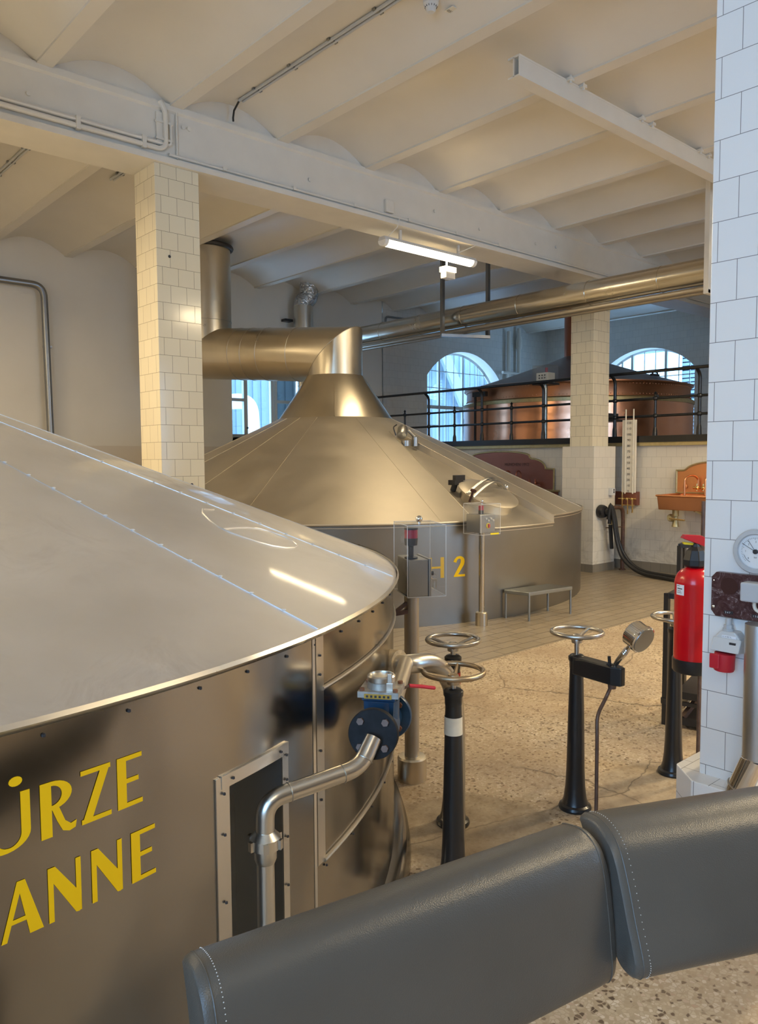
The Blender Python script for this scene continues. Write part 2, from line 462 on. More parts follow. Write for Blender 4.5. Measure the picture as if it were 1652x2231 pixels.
def round_path(pts, rad, n=8):
    """polyline with rounded corners"""
    P = [V(p) for p in pts]; out = [P[0]]
    for i in range(1, len(P)-1):
        a = (P[i-1]-P[i]); b = (P[i+1]-P[i]); r = min(rad, a.length*.49, b.length*.49)
        p0 = P[i]+a.normalized()*r; p1 = P[i]+b.normalized()*r
        for k in range(n+1):
            t = k/n; out.append(p0*(1-t)**2+P[i]*2*t*(1-t)+p1*t*t)
    out.append(P[-1]); return out

def text_mesh(txt, size, o, u, w, off=.001, align='LEFT', scale_x=1.0):
    """flat lettering laid on the plane o + u*x + w*y"""
    c = bpy.data.curves.new('t', 'FONT'); c.body = txt; c.size = size; c.align_x = align
    ob = bpy.data.objects.new('t', c); COL.objects.link(ob)
    dg = bpy.context.evaluated_depsgraph_get(); me = ob.evaluated_get(dg).to_mesh()
    m = M(); u, w, o = V(u), V(w), V(o); n = u.cross(w).normalized()
    m.add([o+u*(v.co.x*scale_x)+w*v.co.y+n*off for v in me.vertices], [tuple(p.vertices) for p in me.polygons])
    bpy.data.objects.remove(ob); bpy.data.curves.remove(c)
    return m

# ------------------------------------------------------------------ room
XL, XR, YB, YF = -3.4, 14.7, 10.8, -3.4
ZC = 4.25
m = M(); m.add([(XL-.3, YF-.3, 0), (XR+.3, YF-.3, 0), (XR+.3, YB+.3, 0), (XL-.3, YB+.3, 0)], [(0, 1, 2, 3)])
struct('floor', m, 'floor_terrazzo')

# vaulted ceiling: shallow barrels between steel ribs one metre apart
m = M(); prof = []
for k in range(-4, 16):
    for i in range(11):
        t = i/10; x = k+.05+.9*t; z = ZC+.012+.165*(1-(2*t-1)**2)
        if XL-.3 <= x <= XR+.3: prof.append((x, z))
m.extrude_profile(prof, (0, YF-.3, 0), (0, YB+.3, 0), (1, 0, 0), cap=False, closed=False)
struct('ceiling', m, 'ceiling_paint', 25)
m = M(); m.bb((XL-.3, YF-.3, 4.6), (XR+.3, YB+.3, 4.7)); struct('ceiling', m, 'plaster', 0)
n = 0
for k in range(-3, 15):
    m = M(); n += 1
    m.bb((k-.055, YF, ZC), (k+.055, YB, ZC+.018)); m.bb((k-.012, YF, ZC+.01), (k+.012, YB, ZC+.20))
    struct('trim_%d' % n, m, 'ceiling_paint', 0)
# main beams carried by the tiled columns
def main_beam(y, xa=XL, xb=XR):
    m = M()
    m.extrude_profile([(-.02, 3.80), (-.02, 3.845), (.02, 3.86), (.02, 4.20), (.0, 4.215), (.0, 4.262), (.03, 4.27), (.03, 4.5),
                       (.33, 4.5), (.33, 4.27), (.37, 4.262), (.37, 4.215), (.34, 4.20), (.34, 3.86), (.40, 3.845), (.40, 3.80)],
                      (xa, y, 0), (xb, y, 0), (0, 1, 0))
    return m
b = struct('trim_30', main_beam(5.73), 'beam_paint', 20)
struct('trim_31', main_beam(.90), 'beam_paint', 20)

def wall_mesh(plane, c, outer, holes, depth, out):
    """wall in plane x=c or y=c; outer/holes are 2-D loops; reveals go `depth` outwards"""
    loops = [[V((p[0], p[1], 0)) for p in outer]]+[[V((p[0], p[1], 0)) for p in h] for h in holes]
    flat = [p for l in loops for p in l]
    P = (lambda a, z, d: (c+d*out, a, z)) if plane == 'x' else (lambda a, z, d: (a, c+d*out, z))
    m = M()
    tri = tessellate_polygon(loops)
    m.add([P(p.x, p.y, 0) for p in flat], [tuple(t) for t in tri])
    m.add([P(p.x, p.y, depth) for p in flat], [tuple(t) for t in tri])
    m.cur = 1
    for h in holes:
        k = len(h); m.add([P(p[0], p[1], 0) for p in h]+[P(p[0], p[1], depth) for p in h], [(i, (i+1) % k, (i+1) % k+k, i+k) for i in range(k)])
    return m
def arch(x0, x1, z0, zs, zt, n=20):
    """opening with a segmental head: springs at zs, crown at zt"""
    w = (x1-x0)/2; h = zt-zs; R = (w*w+h*h)/(2*h); cx = (x0+x1)/2; cz = zt-R; a = atan2(zs-cz, w)
    pts = [(x0, z0), (x1, z0)]
    for i in range(n+1):
        t = a+(pi-2*a)*i/n; pts.append((cx+R*cos(t), cz+R*sin(t)))
    return pts
HW1 = arch(10.86, 13.06, 1.80, 3.13, 3.66)
HW2 = arch(7.29, 9.38, 1.85, 3.26, 3.72)
HL = [(6.50, 1.86), (8.05, 1.86), (8.05, 3.35), (6.50, 3.35)]
m = wall_mesh('y', YB, [(XL-.3, 0), (9.7, 0), (9.7, 4.55), (XL-.3, 4.55)], [HL], .30, 1)
w = struct('wall_back', m, ['plaster', 'plaster'], 0)
m = wall_mesh('y', YB-.02, [(9.7, 0), (XR+.3, 0), (XR+.3, 4.55), (9.7, 4.55)], [HW1], .34, 1)
struct('wall_back', m, ['tile_wall', 'plaster'], 0)
m = M(); m.bb((XL, YB-.006, 0), (9.7, YB, 1.71)); o = struct('trim_32', m, 'tile_low', 0)
o.data.materials[0] = simple('dado_paint', (.66, .60, .52), .5)
m = wall_mesh('x', XR, [(YF-.3, 0), (YB+.3, 0), (YB+.3, 4.55), (YF-.3, 4.55)], [HW2], .32, 1)
struct('wall_right', m, ['tile_wall', 'plaster'], 0)
# behind the photographer: unseen walls with tall daylight windows, the front one darkened
HB1 = [(-3.0, .9), (.7, .9), (.7, 3.7), (-3.0, 3.7)]
m = wall_mesh('x', XL, [(YF-.3, 0), (YB+.3, 0), (YB+.3, 4.55), (YF-.3, 4.55)], [HB1], .3, -1)
struct('wall_left', m, ['plaster', 'plaster'], 0)
HB3 = [(5.0, 1.0), (7.4, 1.0), (7.4, 3.4), (5.0, 3.4)]
m = wall_mesh('y', YF, [(XL-.3, 0), (XR+.3, 0), (XR+.3, 4.55), (XL-.3, 4.55)], [HB3], .3, -1)
simple('dark_unseen_wall', (.16, .125, .09), .55, var=.15, vscale=3)  # dark finish made up for the unseen wall, dims what the near vat mirrors
struct('wall_front', m, ['dark_unseen_wall', 'plaster'], 0)

def window(name, plane, c, outline, vbars, hbars, thick, glass='window_glass', mat='window_frame', fw=.06):
    P = (lambda a, z, d=0: (c+d, a, z)) if plane == 'x' else (lambda a, z, d=0: (a, c+d, z))
    k = len(outline); m = M()
    m.tube([P(*p) for p in outline], fw/2*1.2, 4, closed=True)
    def zspan(a):
        zs = []
        for i in range(k):
            (x0, z0), (x1, z1) = outline[i], outline[(i+1) % k]
            if (x0-a)*(x1-a) < 0: zs.append(z0+(z1-z0)*(a-x0)/(x1-x0))
        return min(zs), max(zs)
    def xspan(z):
        xs = []
        for i in range(k):
            (x0, z0), (x1, z1) = outline[i], outline[(i+1) % k]
            if (z0-z)*(z1-z) < 0: xs.append(x0+(x1-x0)*(z-z0)/(z1-z0))
        return min(xs), max(xs)
    for a, wd in vbars:
        z0, z1 = zspan(a); m.bar(P(a, z0), P(a, z1), wd, wd)
    for z, wd in hbars:
        a0, a1 = xspan(z); m.bar(P(a0, z), P(a1, z), wd, wd)
    f = struct(name, m, mat, 0)
    g = M(); tri = tessellate_polygon([[V((p[0], p[1], 0)) for p in outline]])
    g.add([P(p[0], p[1], .005) for p in outline]+[P(p[0], p[1], .009) for p in outline], [tuple(t) for t in tri]+[tuple(i+k for i in t) for t in tri])
    obj('pane', g, glass, f, 0)
    return f
window('window_2', 'y', YB+.27, HW1, [(11.209, .012), (11.474, .05), (11.69, .014), (11.923, .014), (12.19, .04), (12.419, .014), (12.653, .014), (12.86, .014)],
       [(3.268, .014), (2.931, .014), (2.54, .07), (2.176, .014)], .04)
window('window_3', 'x', XR+.26, HW2, [(9.01, .03), (8.773, .05), (8.5, .014), (8.253, .014), (8.02, .05), (7.748, .014), (7.518, .014)],
       [(3.15, .014), (2.929, .03), (2.5, .05), (2.2, .014)], .04)
# window_1: three lights, the right one behind dull panes
m = M(); c = YB+.17
for a, wd in ((6.52, .05), (6.84, .07), (7.36, .06), (7.43, .05), (7.90, .05), (8.03, .05)): m.bar((a, c, 1.86), (a, c, 3.35), wd, .06)
for z in (1.885, 3.325): m.bar((6.5, c, z), (8.05, c, z), .06, .06)
m.bar((6.54, c, 2.47), (6.83, c, 2.47), .05, .05); m.bar((7.44, c, 2.47), (7.9, c, 2.47), .05, .05)
m.bb((6.5, c-.17, 1.80), (8.05, c, 1.86))
f = struct('window_1', m, 'window_frame', 0)
m = M(); m.bb((6.55, c, 1.9), (7.34, c+.006, 3.3)); obj('pane', m, 'window_glass', f, 0)
m = M(); m.bb((7.46, c, 1.9), (7.88, c+.006, 3.3)); obj('pane', m, 'dull_glass', f, 0)
m = M(); m.sphere((6.86, c-.04, 2.02), .018); obj('handle', m, 'black_plastic', f)
window('window_4', 'x', XL-.15, HB1, [(-1.9, .06), (-1.3, .08), (-.7, .06)], [(1.8, .05), (2.6, .05)], .05)
window('window_5', 'y', YF-.15, HB3, [(5.8, .06), (6.6, .06)], [(1.8, .05), (2.6, .05)], .05)

# outside, beyond the back and right walls
t_ = thing('neighbouring_building', 'pale corrugated metal building seen through the left arched window', 'building', (12, 15, -2))
m = M()
for i in range(60): m.bar((5+i*.22, 15, -2), (5+i*.22, 15, 5), .12, .05)
m.bb((4.8, 15, -2), (18.4, 15.3, 5)); obj('wall', m, 'outside_panel', t_, 0)
m = M(); m.prism([(0, 0), (2.6, 4.2), (3.0, 4.2), (.4, 0)], (12.2, 14.7, .2), (1, 0, 0), (0, 0, 1), -.05, .05)
m.prism([(5.6, 0), (3.0, 4.2), (3.4, 4.2), (6.0, 0)], (12.2, 14.7, .2), (1, 0, 0), (0, 0, 1), -.05, .05)
parts('roof_strut', m, 'outside_strut', t_, 0)
m = M(); m.bb((17.2, 14.4, -2), (18.4, 14.9, 3.6)); obj('brick_pier', m, 'outside_brick', t_, 0)
m = M(); m.tube(round_path([(6.6, 14.2, 2.55), (9.0, 14.2, 2.75), (9.3, 14.2, -2)], .3), .16, 14); obj('downpipe', m, 'light_grey', t_)
t_ = thing('slatted_house', 'pale slatted facade with windows outside the far right arched window', 'building', (19, 9, -2))
m = M()
for i in range(70): m.bb((18.9, 4, -2+i*.1), (19.0, 16, -2+i*.1+.07))
m.bb((19, 4, -2), (19.3, 16, 5)); obj('wall', m, 'outside_panel', t_, 0)
m = M(); m.bb((18.85, 9.7, 2.6), (18.9, 11.6, 4.2)); obj('shutter', m, 'light_grey', t_, 0)

# ------------------------------------------------------------------ columns
def column(name, label, x0, x1, y0, y1, mat, z0=0, z1=3.8):
    m = M(); m.bb((x0, y0, z0), (x1, y1, z1))
    o = struct(name, m, mat, 0, label=label, bevel=.004, origin=((x0+x1)/2, (y0+y1)/2, z0)); return o
colA = column('wall_column', 'cream tiled column behind the near steel vat', 2.81, 3.19, 5.75, 6.11, 'tile_cream')
m = M(); m.lathe([(.0, -.004), (.013, -.004), (.013, .002), (0, .003)], (3.07, 5.749, 1.30), (0, -1, 0), 12); m.lathe([(0, 0), (.012, .0), (.009, .003)], (2.92, 5.748, 3.10), (0, -1, 0), 12)
obj('drilled_hole', m, 'ink', colA, 0)
colB = column('wall_column', 'pale tiled column with a wider foot before the raised platform', 8.85, 9.22, 5.75, 6.10, 'tile_cream', 1.65, 3.8)
m = M(); m.bb((8.78, 5.68, .10), (9.29, 6.17, 1.652)); obj('column_foot', m, 'tile_low', colB, 0, .004)
m = M(); m.bb((8.775, 5.675, 0), (9.295, 6.175, .105)); obj('column_base', m, 'tile_base', colB, 0)
colC = column('wall_column', 'white tiled column at the right edge carrying the gauge and switches', 2.70, 3.08, .90, 1.29, 'tile_white', .34, 3.8)
m = M()
pl = [(2.61, .80), (2.61, 1.275), (2.715, 1.385), (3.07, 1.385), (3.17, 1.28), (3.17, .80)]
m.prism(pl, (0, 0, 0), (1, 0, 0), (0, 1, 0), 0, .355); obj('plinth', m, 'tile_white', colC, 0, .004)
column('wall_column', 'plain tiled column of the second row', 8.85, 9.22, .90, 1.28, 'tile_cream')

# ------------------------------------------------------------------ raised platform
m = M(); m.bb((9.50, YF, 0), (XR, YB, 1.68)); struct('wall_platform', m, 'tile_low', 0)
m = M(); m.bb((9.47, YF, 0), (9.50, YB, .115)); struct('baseboard_platform', m, 'tile_base', 0)
m = M(); m.bb((9.46, YF, 1.68), (XR, YB, 1.745)); struct('floor_platform', m, 'tile_base', 0)
m = M(); m.bb((9.44, YF, 1.655), (9.50, 10.79, 1.70)); m.cyl((9.44, 9.0, 1.70), (9.44, YF, 1.70), .008)
struct('trim_33', m, 'brass_dull', 0)
m = M(); m.bb((9.43, YF, 1.70), (9.50, 10.79, 1.785)); struct('trim_34', m, 'black_paint', 0)

# railing
rl = thing('platform_railing', 'black iron railing with three rails along the raised platform', 'railing', (9.6, 7.7, 1.745))
def rail(name, z, r, x=9.6, y0=4.0, y1=10.78):
    m = M(); m.cyl((x, y0, z), (x, y1, z), r, 12); return obj(name, m, 'black_paint', rl)
rail('lower_rail', 2.05, .017, y0=-2); rail('middle_rail', 2.28, .017, y0=-2)
hr = rail('handrail', 2.625, .021, 9.50, y0=-2)
m = M(); m.lathe([(.0, 0), (.05, 0), (.05, .012), (.03, .03), (0, .03)], (9.50, 10.775, 2.625), (0, -1, 0), 16); obj('wall_rosette', m, 'black_paint', hr)
def tall_post():
    m = M(); m.tube(round_path([(9.6, 0, 1.78), (9.6, 0, 2.55), (9.50, 0, 2.62)], .12), .022, 12)
    for z in (2.05, 2.28): m.sphere((9.6, 0, z), .036, 12)
    m.lathe([(.034, 0), (.03, .10), (.022, .14)], (9.6, 0, 1.78), n=12); return m
def short_post():
    m = M(); m.cyl((9.6, 0, 1.78), (9.6, 0, 2.28), .018, 12)
    for z in (2.05, 2.28): m.sphere((9.6, 0, z), .034, 12)
    m.lathe([(.02, 0), (.013, .03), (.024, .045), (.010, .06), (0, .075)], (9.6, 0, 2.30), n=12)
    m.lathe([(.032, 0), (.028, .08), (.018, .12)], (9.6, 0, 1.78), n=12); return m
def along(m, y):
    for p in m.v: p.y += y
    return m
for y in (9.49, 8.29, 7.09, 5.89, 4.69, 3.49, 2.29): obj('post', along(tall_post(), y), 'black_paint', rl)
for y in (10.09, 8.89, 7.69, 6.49, 5.29, 4.09, 2.89): obj('post', along(short_post(), y), 'black_paint', rl)

# copper kettle on the platform
KC = (12.1, 8.24)
kt = thing('copper_kettle', 'large copper brewing kettle with dark conical lid on the raised platform', 'kettle', (KC[0], KC[1], 1.745))
def klathe(prof, n=96, **k): mm = M(); mm.lathe(prof, (KC[0], KC[1], 0), n=n, **k); return mm
obj('kettle_body', klathe([(2.0, 1.745), (2.0, 2.40)], cap=False), 'copper', kt)
obj('brass_band', klathe([(2.0, 2.398), (2.02, 2.40), (2.02, 2.455), (1.99, 2.475), (1.955, 2.48)], cap=False), 'brass_dull', kt)
m = klathe([(1.955, 2.478), (1.95, 2.66), (1.975, 2.70)], cap=False)
for i in range(200):
    a = 2*pi*i/200
    for z, r in ((2.51, 1.955), (2.67, 1.953)): m.sphere((KC[0]+r*cos(a), KC[1]+r*sin(a), z), .009, 6)
up = obj('upper_ring', m, 'copper_dark', kt)
obj('lid_rim', klathe([(1.955, 2.695), (2.0, 2.70), (2.0, 2.722), (1.93, 2.735)], cap=False), 'copper_dark', kt)
obj('lid', klathe([(1.94, 2.73), (1.2, 2.96), (.5, 3.20), (.2, 3.32)], cap=False), 'kettle_roof', kt)
obj('flue', klathe([(.20, 3.30), (.20, 4.26)], 32, cap=False), 'copper_pipe', kt)
m = M(); m.sphere((KC[0]-1.75*cos(.1), KC[1]-1.75*sin(1.2)*.98, 2.49), .05, 12); m.tube([(11.55, 6.34, 2.45), (11.45, 6.28, 2.46)], .03, 10)
parts('drain_cock', m, 'black_iron', kt)
for px_, py_ in ((10.95, 7.3), (11.85, 6.55)):
    m = M(); zz = 2.73+(1.94-hypot(px_-KC[0], py_-KC[1]))*.39
    m.box((px_, py_, zz+.02), (.22, .05, .03)); m.tube([(px_-.08, py_, zz+.03), (px_-.03, py_, zz+.09), (px_+.05, py_, zz+.09), (px_+.09, py_, zz+.03)], .014, 8)
    obj('lid_hinge', m, 'black_iron', kt)
# control box on the platform
t_ = thing('control_post', 'small white control box under a clear cover by the copper kettle', 'control box', (9.75, 7.17, 1.745))
m = M(); m.cyl((9.75, 7.17, 1.745), (9.75, 7.17, 2.63), .038, 16); obj('pole', m, 'clad_pipe', t_)
bx = M(); bx.bb((9.66, 7.06, 2.63), (9.84, 7.27, 2.78)); cb = obj('cabinet', bx, 'enamel_board', t_, 0, .004)
m = M()
for i in range(3):
    for j in range(2): m.sphere((9.655, 7.11+i*.05, 2.70+j*.04), .012, 8)
parts('knob', m, 'ink', cb)
m = M(); m.cyl((9.75, 7.15, 2.78), (9.75, 7.15, 2.86), .022, 12); obj('signal_lamp', m, 'red_dark', t_)
m = M(); m.bb((9.63, 7.03, 2.63), (9.88, 7.32, 2.89)); obj('acrylic_cover', m, 'acrylic', t_, 0)
m = M(); m.bb((9.60, 7.02, 2.60), (9.90, 7.30, 2.63)); obj('base_plate', m, 'black_iron', t_, 0)
# a little black iron step standing before the kettle
t_ = thing('step_stool', 'low dark iron step on the platform right of the tiled column', 'stool', (10.0, 6.25, 1.745))
m = M(); m.bb((9.9, 6.05, 2.02), (10.25, 6.55, 2.05)); m.bb((9.95, 6.2, 2.05), (10.2, 6.55, 2.14)); obj('top', m, 'black_iron', t_, 0)
for dx in (9.93, 10.22):
    for dy in (6.09, 6.5):
        m = M(); m.bar((dx, dy, 1.745), (dx, dy, 2.02), .035); obj('leg', m, 'black_iron', t_, 0)
# black bracket at the window
t_ = thing('rail_stand', 'thin black iron post with a short hooked top near the left arched window', 'post', (10.05, 8.83, 1.745))
m = M(); m.bar((10.05, 8.83, 1.745), (10.05, 8.83, 2.60), .03); obj('post', m, 'black_iron', t_, 0)
m = M(); m.bb((10.02, 8.58, 2.54), (10.08, 8.87, 2.62)); obj('hook', m, 'black_iron', t_, 0)

# white pipes in the far corner
t_ = thing('wall_pipework', 'white painted water pipes in the far tiled corner', 'pipe', (13.4, 10.7, 1.75))
m = M(); m.cyl((13.25, 10.70, 1.745), (13.25, 10.70, 4.2), .045, 12); m.cyl((13.6, 10.70, 1.745), (13.6, 10.70, 4.3), .04, 12)
m.lathe([(.05, 0), (.07, .05), (.07, .2), (.05, .28)], (13.6, 10.70, 3.85), n=12); obj('riser', m, 'beam_paint', t_)
m = M(); m.cyl((13.0, 10.66, 3.32), (14.6, 10.66, 3.32), .03, 12); obj('branch', m, 'beam_paint', t_)

# ------------------------------------------------------------------ far vat
C2 = (6.04, 7.59); R2 = 2.96; Z2 = .933; K2 = .469
vat2 = thing('mash_vat', 'stainless steel vat marked 2 with tall conical hood and elbow duct', 'vat', (C2[0], C2[1], 0))
def P2(az, rho, z): a = radians(az); return (C2[0]+rho*cos(a), C2[1]+rho*sin(a), z)
def z2(rho): return Z2+(R2-rho)*K2
AC = -92.3
def hw(rho): # half width of the sunken wedge
    return .055+(rho-1.09)*.27
def az_edges(rho):
    d = math.degrees(math.asin(hw(rho)/rho)); return AC-d, AC+d
m = M(); m.lathe([(.70, z2(.70)), (.9, z2(.9)), (1.09, z2(1.09))], (C2[0], C2[1], 0), n=120, cap=False)
rhos = [1.09+(R2+.015-1.09)*i/14 for i in range(15)]; N = 150; vs = []; fs = []
for rho in rhos:
    aL, aR = az_edges(rho)
    for i in range(N+1): vs.append(P2(aR+(360-(aR-aL))*i/N, rho, z2(rho)))
for k in range(14):
    for i in range(N): fs.append((k*(N+1)+i, k*(N+1)+i+1, (k+1)*(N+1)+i+1, (k+1)*(N+1)+i))
m.add(vs, fs)
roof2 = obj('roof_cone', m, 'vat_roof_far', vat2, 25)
m = M(); vs = []; fs = []; DR = .075; n = 12
for rho in rhos:
    aL, aR = az_edges(rho)
    for i in range(n+1): vs.append(P2(aL+(aR-aL)*i/n, rho, z2(rho)-DR))
for k in range(14):
    for i in range(n): fs.append((k*(n+1)+i, k*(n+1)+i+1, (k+1)*(n+1)+i+1, (k+1)*(n+1)+i))
m.add(vs, fs)
for side in (0, 1):
    vs = []
    for rho in rhos:
        az = az_edges(rho)[side]; vs += [P2(az, rho, z2(rho)), P2(az, rho, z2(rho)-DR)]
    m.add(vs, [(2*k, 2*k+1, 2*k+3, 2*k+2) for k in range(14)])
aL, aR = az_edges(1.09)
m.add([P2(aL, 1.09, z2(1.09)), P2(aR, 1.09, z2(1.09)), P2(aR, 1.09, z2(1.09)-DR), P2(aL, 1.09, z2(1.09)-DR)], [(0, 1, 2, 3)])
obj('sunken_panel', m, 'vat_roof_far', vat2, 25)
# wall, in two heights around the sunken wedge
aL, aR = az_edges(R2)
m = M()
n = 150
azs = [aR+(360-(aR-aL))*i/n for i in range(n+1)]
m.add([p for a in azs for p in (P2(a, R2, 0), P2(a, R2, Z2-.01))], [(2*i, 2*i+2, 2*i+3, 2*i+1) for i in range(n)])
azs = [aL+(aR-aL)*i/12 for i in range(13)]
m.add([p for a in azs for p in (P2(a, R2, 0), P2(a, R2, Z2-DR-.01))], [(2*i, 2*i+2, 2*i+3, 2*i+1) for i in range(12)])
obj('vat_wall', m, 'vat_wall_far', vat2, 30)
m = M()
def rimstrip(a0, a1, z, n):
    pts = [(a0+(a1-a0)*i/n) for i in range(n+1)]
    m.tube([P2(a, R2+.012, z) for a in pts], .010, 8); m.tube([P2(a, R2+.004, z-.03) for a in pts], .006, 6)
rimstrip(aR, aL+360, Z2-.004, 140); rimstrip(aL, aR, Z2-DR-.004, 12)
obj('rim', m, 'vat_roof_far', vat2)
m = M()
for k in range(20):
    az = -110+k*18
    r0 = .72
    if abs(az-AC) < 8: continue
    if abs(az+74) < 2: r0 = 1.1
    m.bar(P2(az, r0, z2(r0)+.0006), P2(az, R2, z2(R2)+.0006), .008, .004)
for side in (0, 1): m.tube([P2(az_edges(r)[side], r, z2(r)+.001) for r in rhos], .004, 6)
obj('panel_seams', m, 'vat_roof_far', roof2, 0)
obj('skirt', (lambda mm: mm.lathe([(.70, 1.985), (.695, 2.0), (.345, 2.52)], (C2[0], C2[1], 0), n=80, cap=False))(M()), 'duct_steel', vat2, 20)
m = M(); a = radians(-130); m.bar((C2[0]+.70*cos(a), C2[1]+.70*sin(a), 2.0), (C2[0]+.348*cos(a), C2[1]+.348*sin(a), 2.52), .012, .006); obj('skirt_seam', m, 'duct_steel', vat2, 0)
# neck, elbow and duct up through the ceiling
D0 = V((5.33, 9.48, 2.93)); E0 = V((C2[0], C2[1], 2.785))
m = M(); m.tube([(C2[0], C2[1], 2.50), E0, E0+(D0-E0)*.5, D0, (D0.x, D0.y, 4.30)], .335, 64, cap=False)
duct = obj('duct', m, 'duct_steel', vat2, 30)
m = M(); dd = (D0-E0).normalized()
for s in (.52, .98, 1.22, 1.42): m.torus(E0+dd*s, dd, .336, .004, 64, 6)
m.torus((D0.x, D0.y, 3.35), (0, 0, 1), .336, .004, 64, 6); m.torus((C2[0], C2[1], 2.515), (0, 0, 1), .340, .006, 64, 6)
# mitre seam
N_ = ((E0-V((C2[0], C2[1], 2.5))).normalized()+dd).normalized(); pts = []
for i in range(64):
    t = 2*pi*i/64; o = V((.336*cos(t), .336*sin(t), 0)); a_ = V((0, 0, 1)); pts.append(E0+o-a_*(o.dot(N_)/a_.dot(N_)))
m.tube(pts, .004, 6, closed=True)
obj('duct_seams', m, 'pipe_dull', duct)
m = M(); m.torus((D0.x, D0.y, 4.33), (0, 0, 1), .35, .03, 40, 8); obj('dark_gap_ring', m, 'ink', duct)  # solid black ring stands in for the shade around the duct
# sight-glass lamp on the hood
lm = M(); c = V(P2(-92.5, 1.28, z2(1.28)+.02)); ax = V((-.55, -.62, .55)).normalized()
m = M(); m.lathe([(0, -.07), (.05, -.07), (.058, -.05), (.058, .05), (.05, .07), (0, .07)], c+V((-.02, .0, .06)), V((.6, .5, .62)), 20)
lp = obj('inspection_lamp', m, 'box_steel', vat2)
m = M(); m.tube(round_path([c+V((-.10, .02, .02)), c+V((-.13, .03, .11)), c+V((-.04, .07, .14))], .03), .007, 8); obj('lamp_handle', m, 'black_iron', lp)
m = M(); m.cyl(c+V((.08, -.10, -.10)), c+V((.08, -.10, .0)), .035, 16); m.cyl(c+V((.08, -.10, .0)), c+V((.05, -.03, .07)), .018, 12)
m.cyl(c+V((-.06, -.10, -.10)), c+V((-.06, -.10, -.04)), .05, 20); parts('lamp_socket', m, 'box_steel', lp)
# manhole
mc = V(P2(-92.5, 2.52, z2(2.52)-DR)); nn = V((cos(radians(-92.5))*K2, sin(radians(-92.5))*K2, 1)).normalized()
m = M(); m.lathe([(.27, -.05), (.27, .07), (.295, .08), (.295, .092)], mc, nn, 48, cap=False)
mh = obj('manhole_collar', m, 'pipe_steel', vat2)
m = M(); m.lathe([(.305, .090), (.31, .102), (.295, .112), (.23, .128), (.12, .142), (0, .147)], mc, nn, 48); obj('manhole_lid', m, 'vat_roof_far', mh)
tx = V((1, 0, 0)); tx = (tx-nn*tx.dot(nn)).normalized(); ty = nn.cross(tx)
hd = (tx*.96+ty*.15).normalized(); hp = nn.cross(hd)
for s_ in (-.022, .022):
    pass
m = M()
for s_ in (-.03, .03):
    pts = [mc+hd*(-.30+.60*i/12)+nn*(.105+.13*sin(pi*i/12))+hp*(s_*1.2+.02) for i in range(13)]
    m.tube(pts, .015, 8)
m.bar(mc+nn*.235+hp*-.02, mc+nn*.235+hp*.06, .03, .02)
obj('manhole_yoke', m, 'box_steel', mh)
m = M(); q = mc-hd*.31; m.cyl(q+nn*.05, q+nn*.15, .012, 10); m.lathe([(.01, 0), (.030, .012), (.030, .028), (.0, .036)], q+nn*.15, nn, 12); obj('clamp_screw', m, 'wood_grip', mh)
m = M(); q = mc+hd*.31; m.sphere(q+nn*.13, .03, 12); obj('yoke_hinge', m, 'chrome', mh)
m = M(); q = mc+hp*.31-hd*.15
m.box(q+nn*.09, (.12, .09, .05)); m.box(q+nn*.14+hd*.03, (.14, .04, .05)); m.cyl(q, q+nn*.12, .03, 10); obj('lid_switch', m, 'black_iron', mh)
# painted H 2
def strokes2(polys, s_az, z0, hgt, wd, C, R):
    mm = M()
    for poly in polys:
        tri = tessellate_polygon([[V((p[0], p[1], 0)) for p in poly]])
        pts = []
        for u, v in poly:
            a = radians(s_az)+u*wd/R; pts.append((C[0]+R*cos(a), C[1]+R*sin(a), z0+v*hgt))
        mm.add(pts, [tuple(t) for t in tri])
    return mm
TWO = [[(.02, .72), (.28, .66), (.33, .78), (.45, .87), (.58, .88), (.68, .80), (.64, .64), (.05, 0), (.42, .12), (.98, .60), (1.0, .80), (.9, .92), (.7, .99), (.5, 1.0), (.28, .95), (.12, .86)],
       [(.05, 0), (.42, .12), (1.0, .12), (1.0, 0)]]
TWO = [[(.0, .74), (.26, .68), (.30, .76), (.38, .84), (.50, .875), (.62, .86), (.66, .78), (.64, .68), (.56, .58), (.04, .05), (.04, 0), (.42, .0), (.42, .11), (.94, .56), (1.0, .70), (.98, .84), (.88, .93), (.70, .985), (.50, 1.0), (.30, .97), (.12, .87)],
       [(.40, 0), (1.04, .0), (1.04, .11), (.40, .11)]]
m = strokes2(TWO, -107.75, .43, .188, .118, C2, R2+.0015); obj('painted_numeral', m, 'yellow_paint', vat2, 0)
HH = [[(0, 0), (.22, 0), (.22, 1), (0, 1)], [(.78, 0), (1, 0), (1, 1), (.78, 1)], [(.22, .46), (.78, .46), (.78, .56), (.22, .56)]]
m = strokes2(HH, -112.6, .43, .188, .155, C2, R2+.0015); obj('painted_letter', m, 'yellow_paint', vat2, 0)

# ------------------------------------------------------------------ near vat
C1 = (.115, 3.873); R1 = 2.54; Z1 = 1.068; K1 = .395
vat1 = thing('wort_vat', 'large steel vat with shallow conical roof and yellow lettering in the foreground', 'vat', (C1[0], C1[1], 0))
def P1(az, rho, z): a = radians(az); return (C1[0]+rho*cos(a), C1[1]+rho*sin(a), z)
def z1(rho): return Z1+(R1-rho)*K1
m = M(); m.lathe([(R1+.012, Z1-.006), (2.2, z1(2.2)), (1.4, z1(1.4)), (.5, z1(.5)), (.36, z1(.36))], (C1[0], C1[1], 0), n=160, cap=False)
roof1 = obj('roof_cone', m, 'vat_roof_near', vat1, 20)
m = M(); m.lathe([(.36, z1(.36)), (.33, 2.4), (.33, 4.3)], (C1[0], C1[1], 0), n=48, cap=False); obj('flue', m, 'duct_steel', vat1, 20)
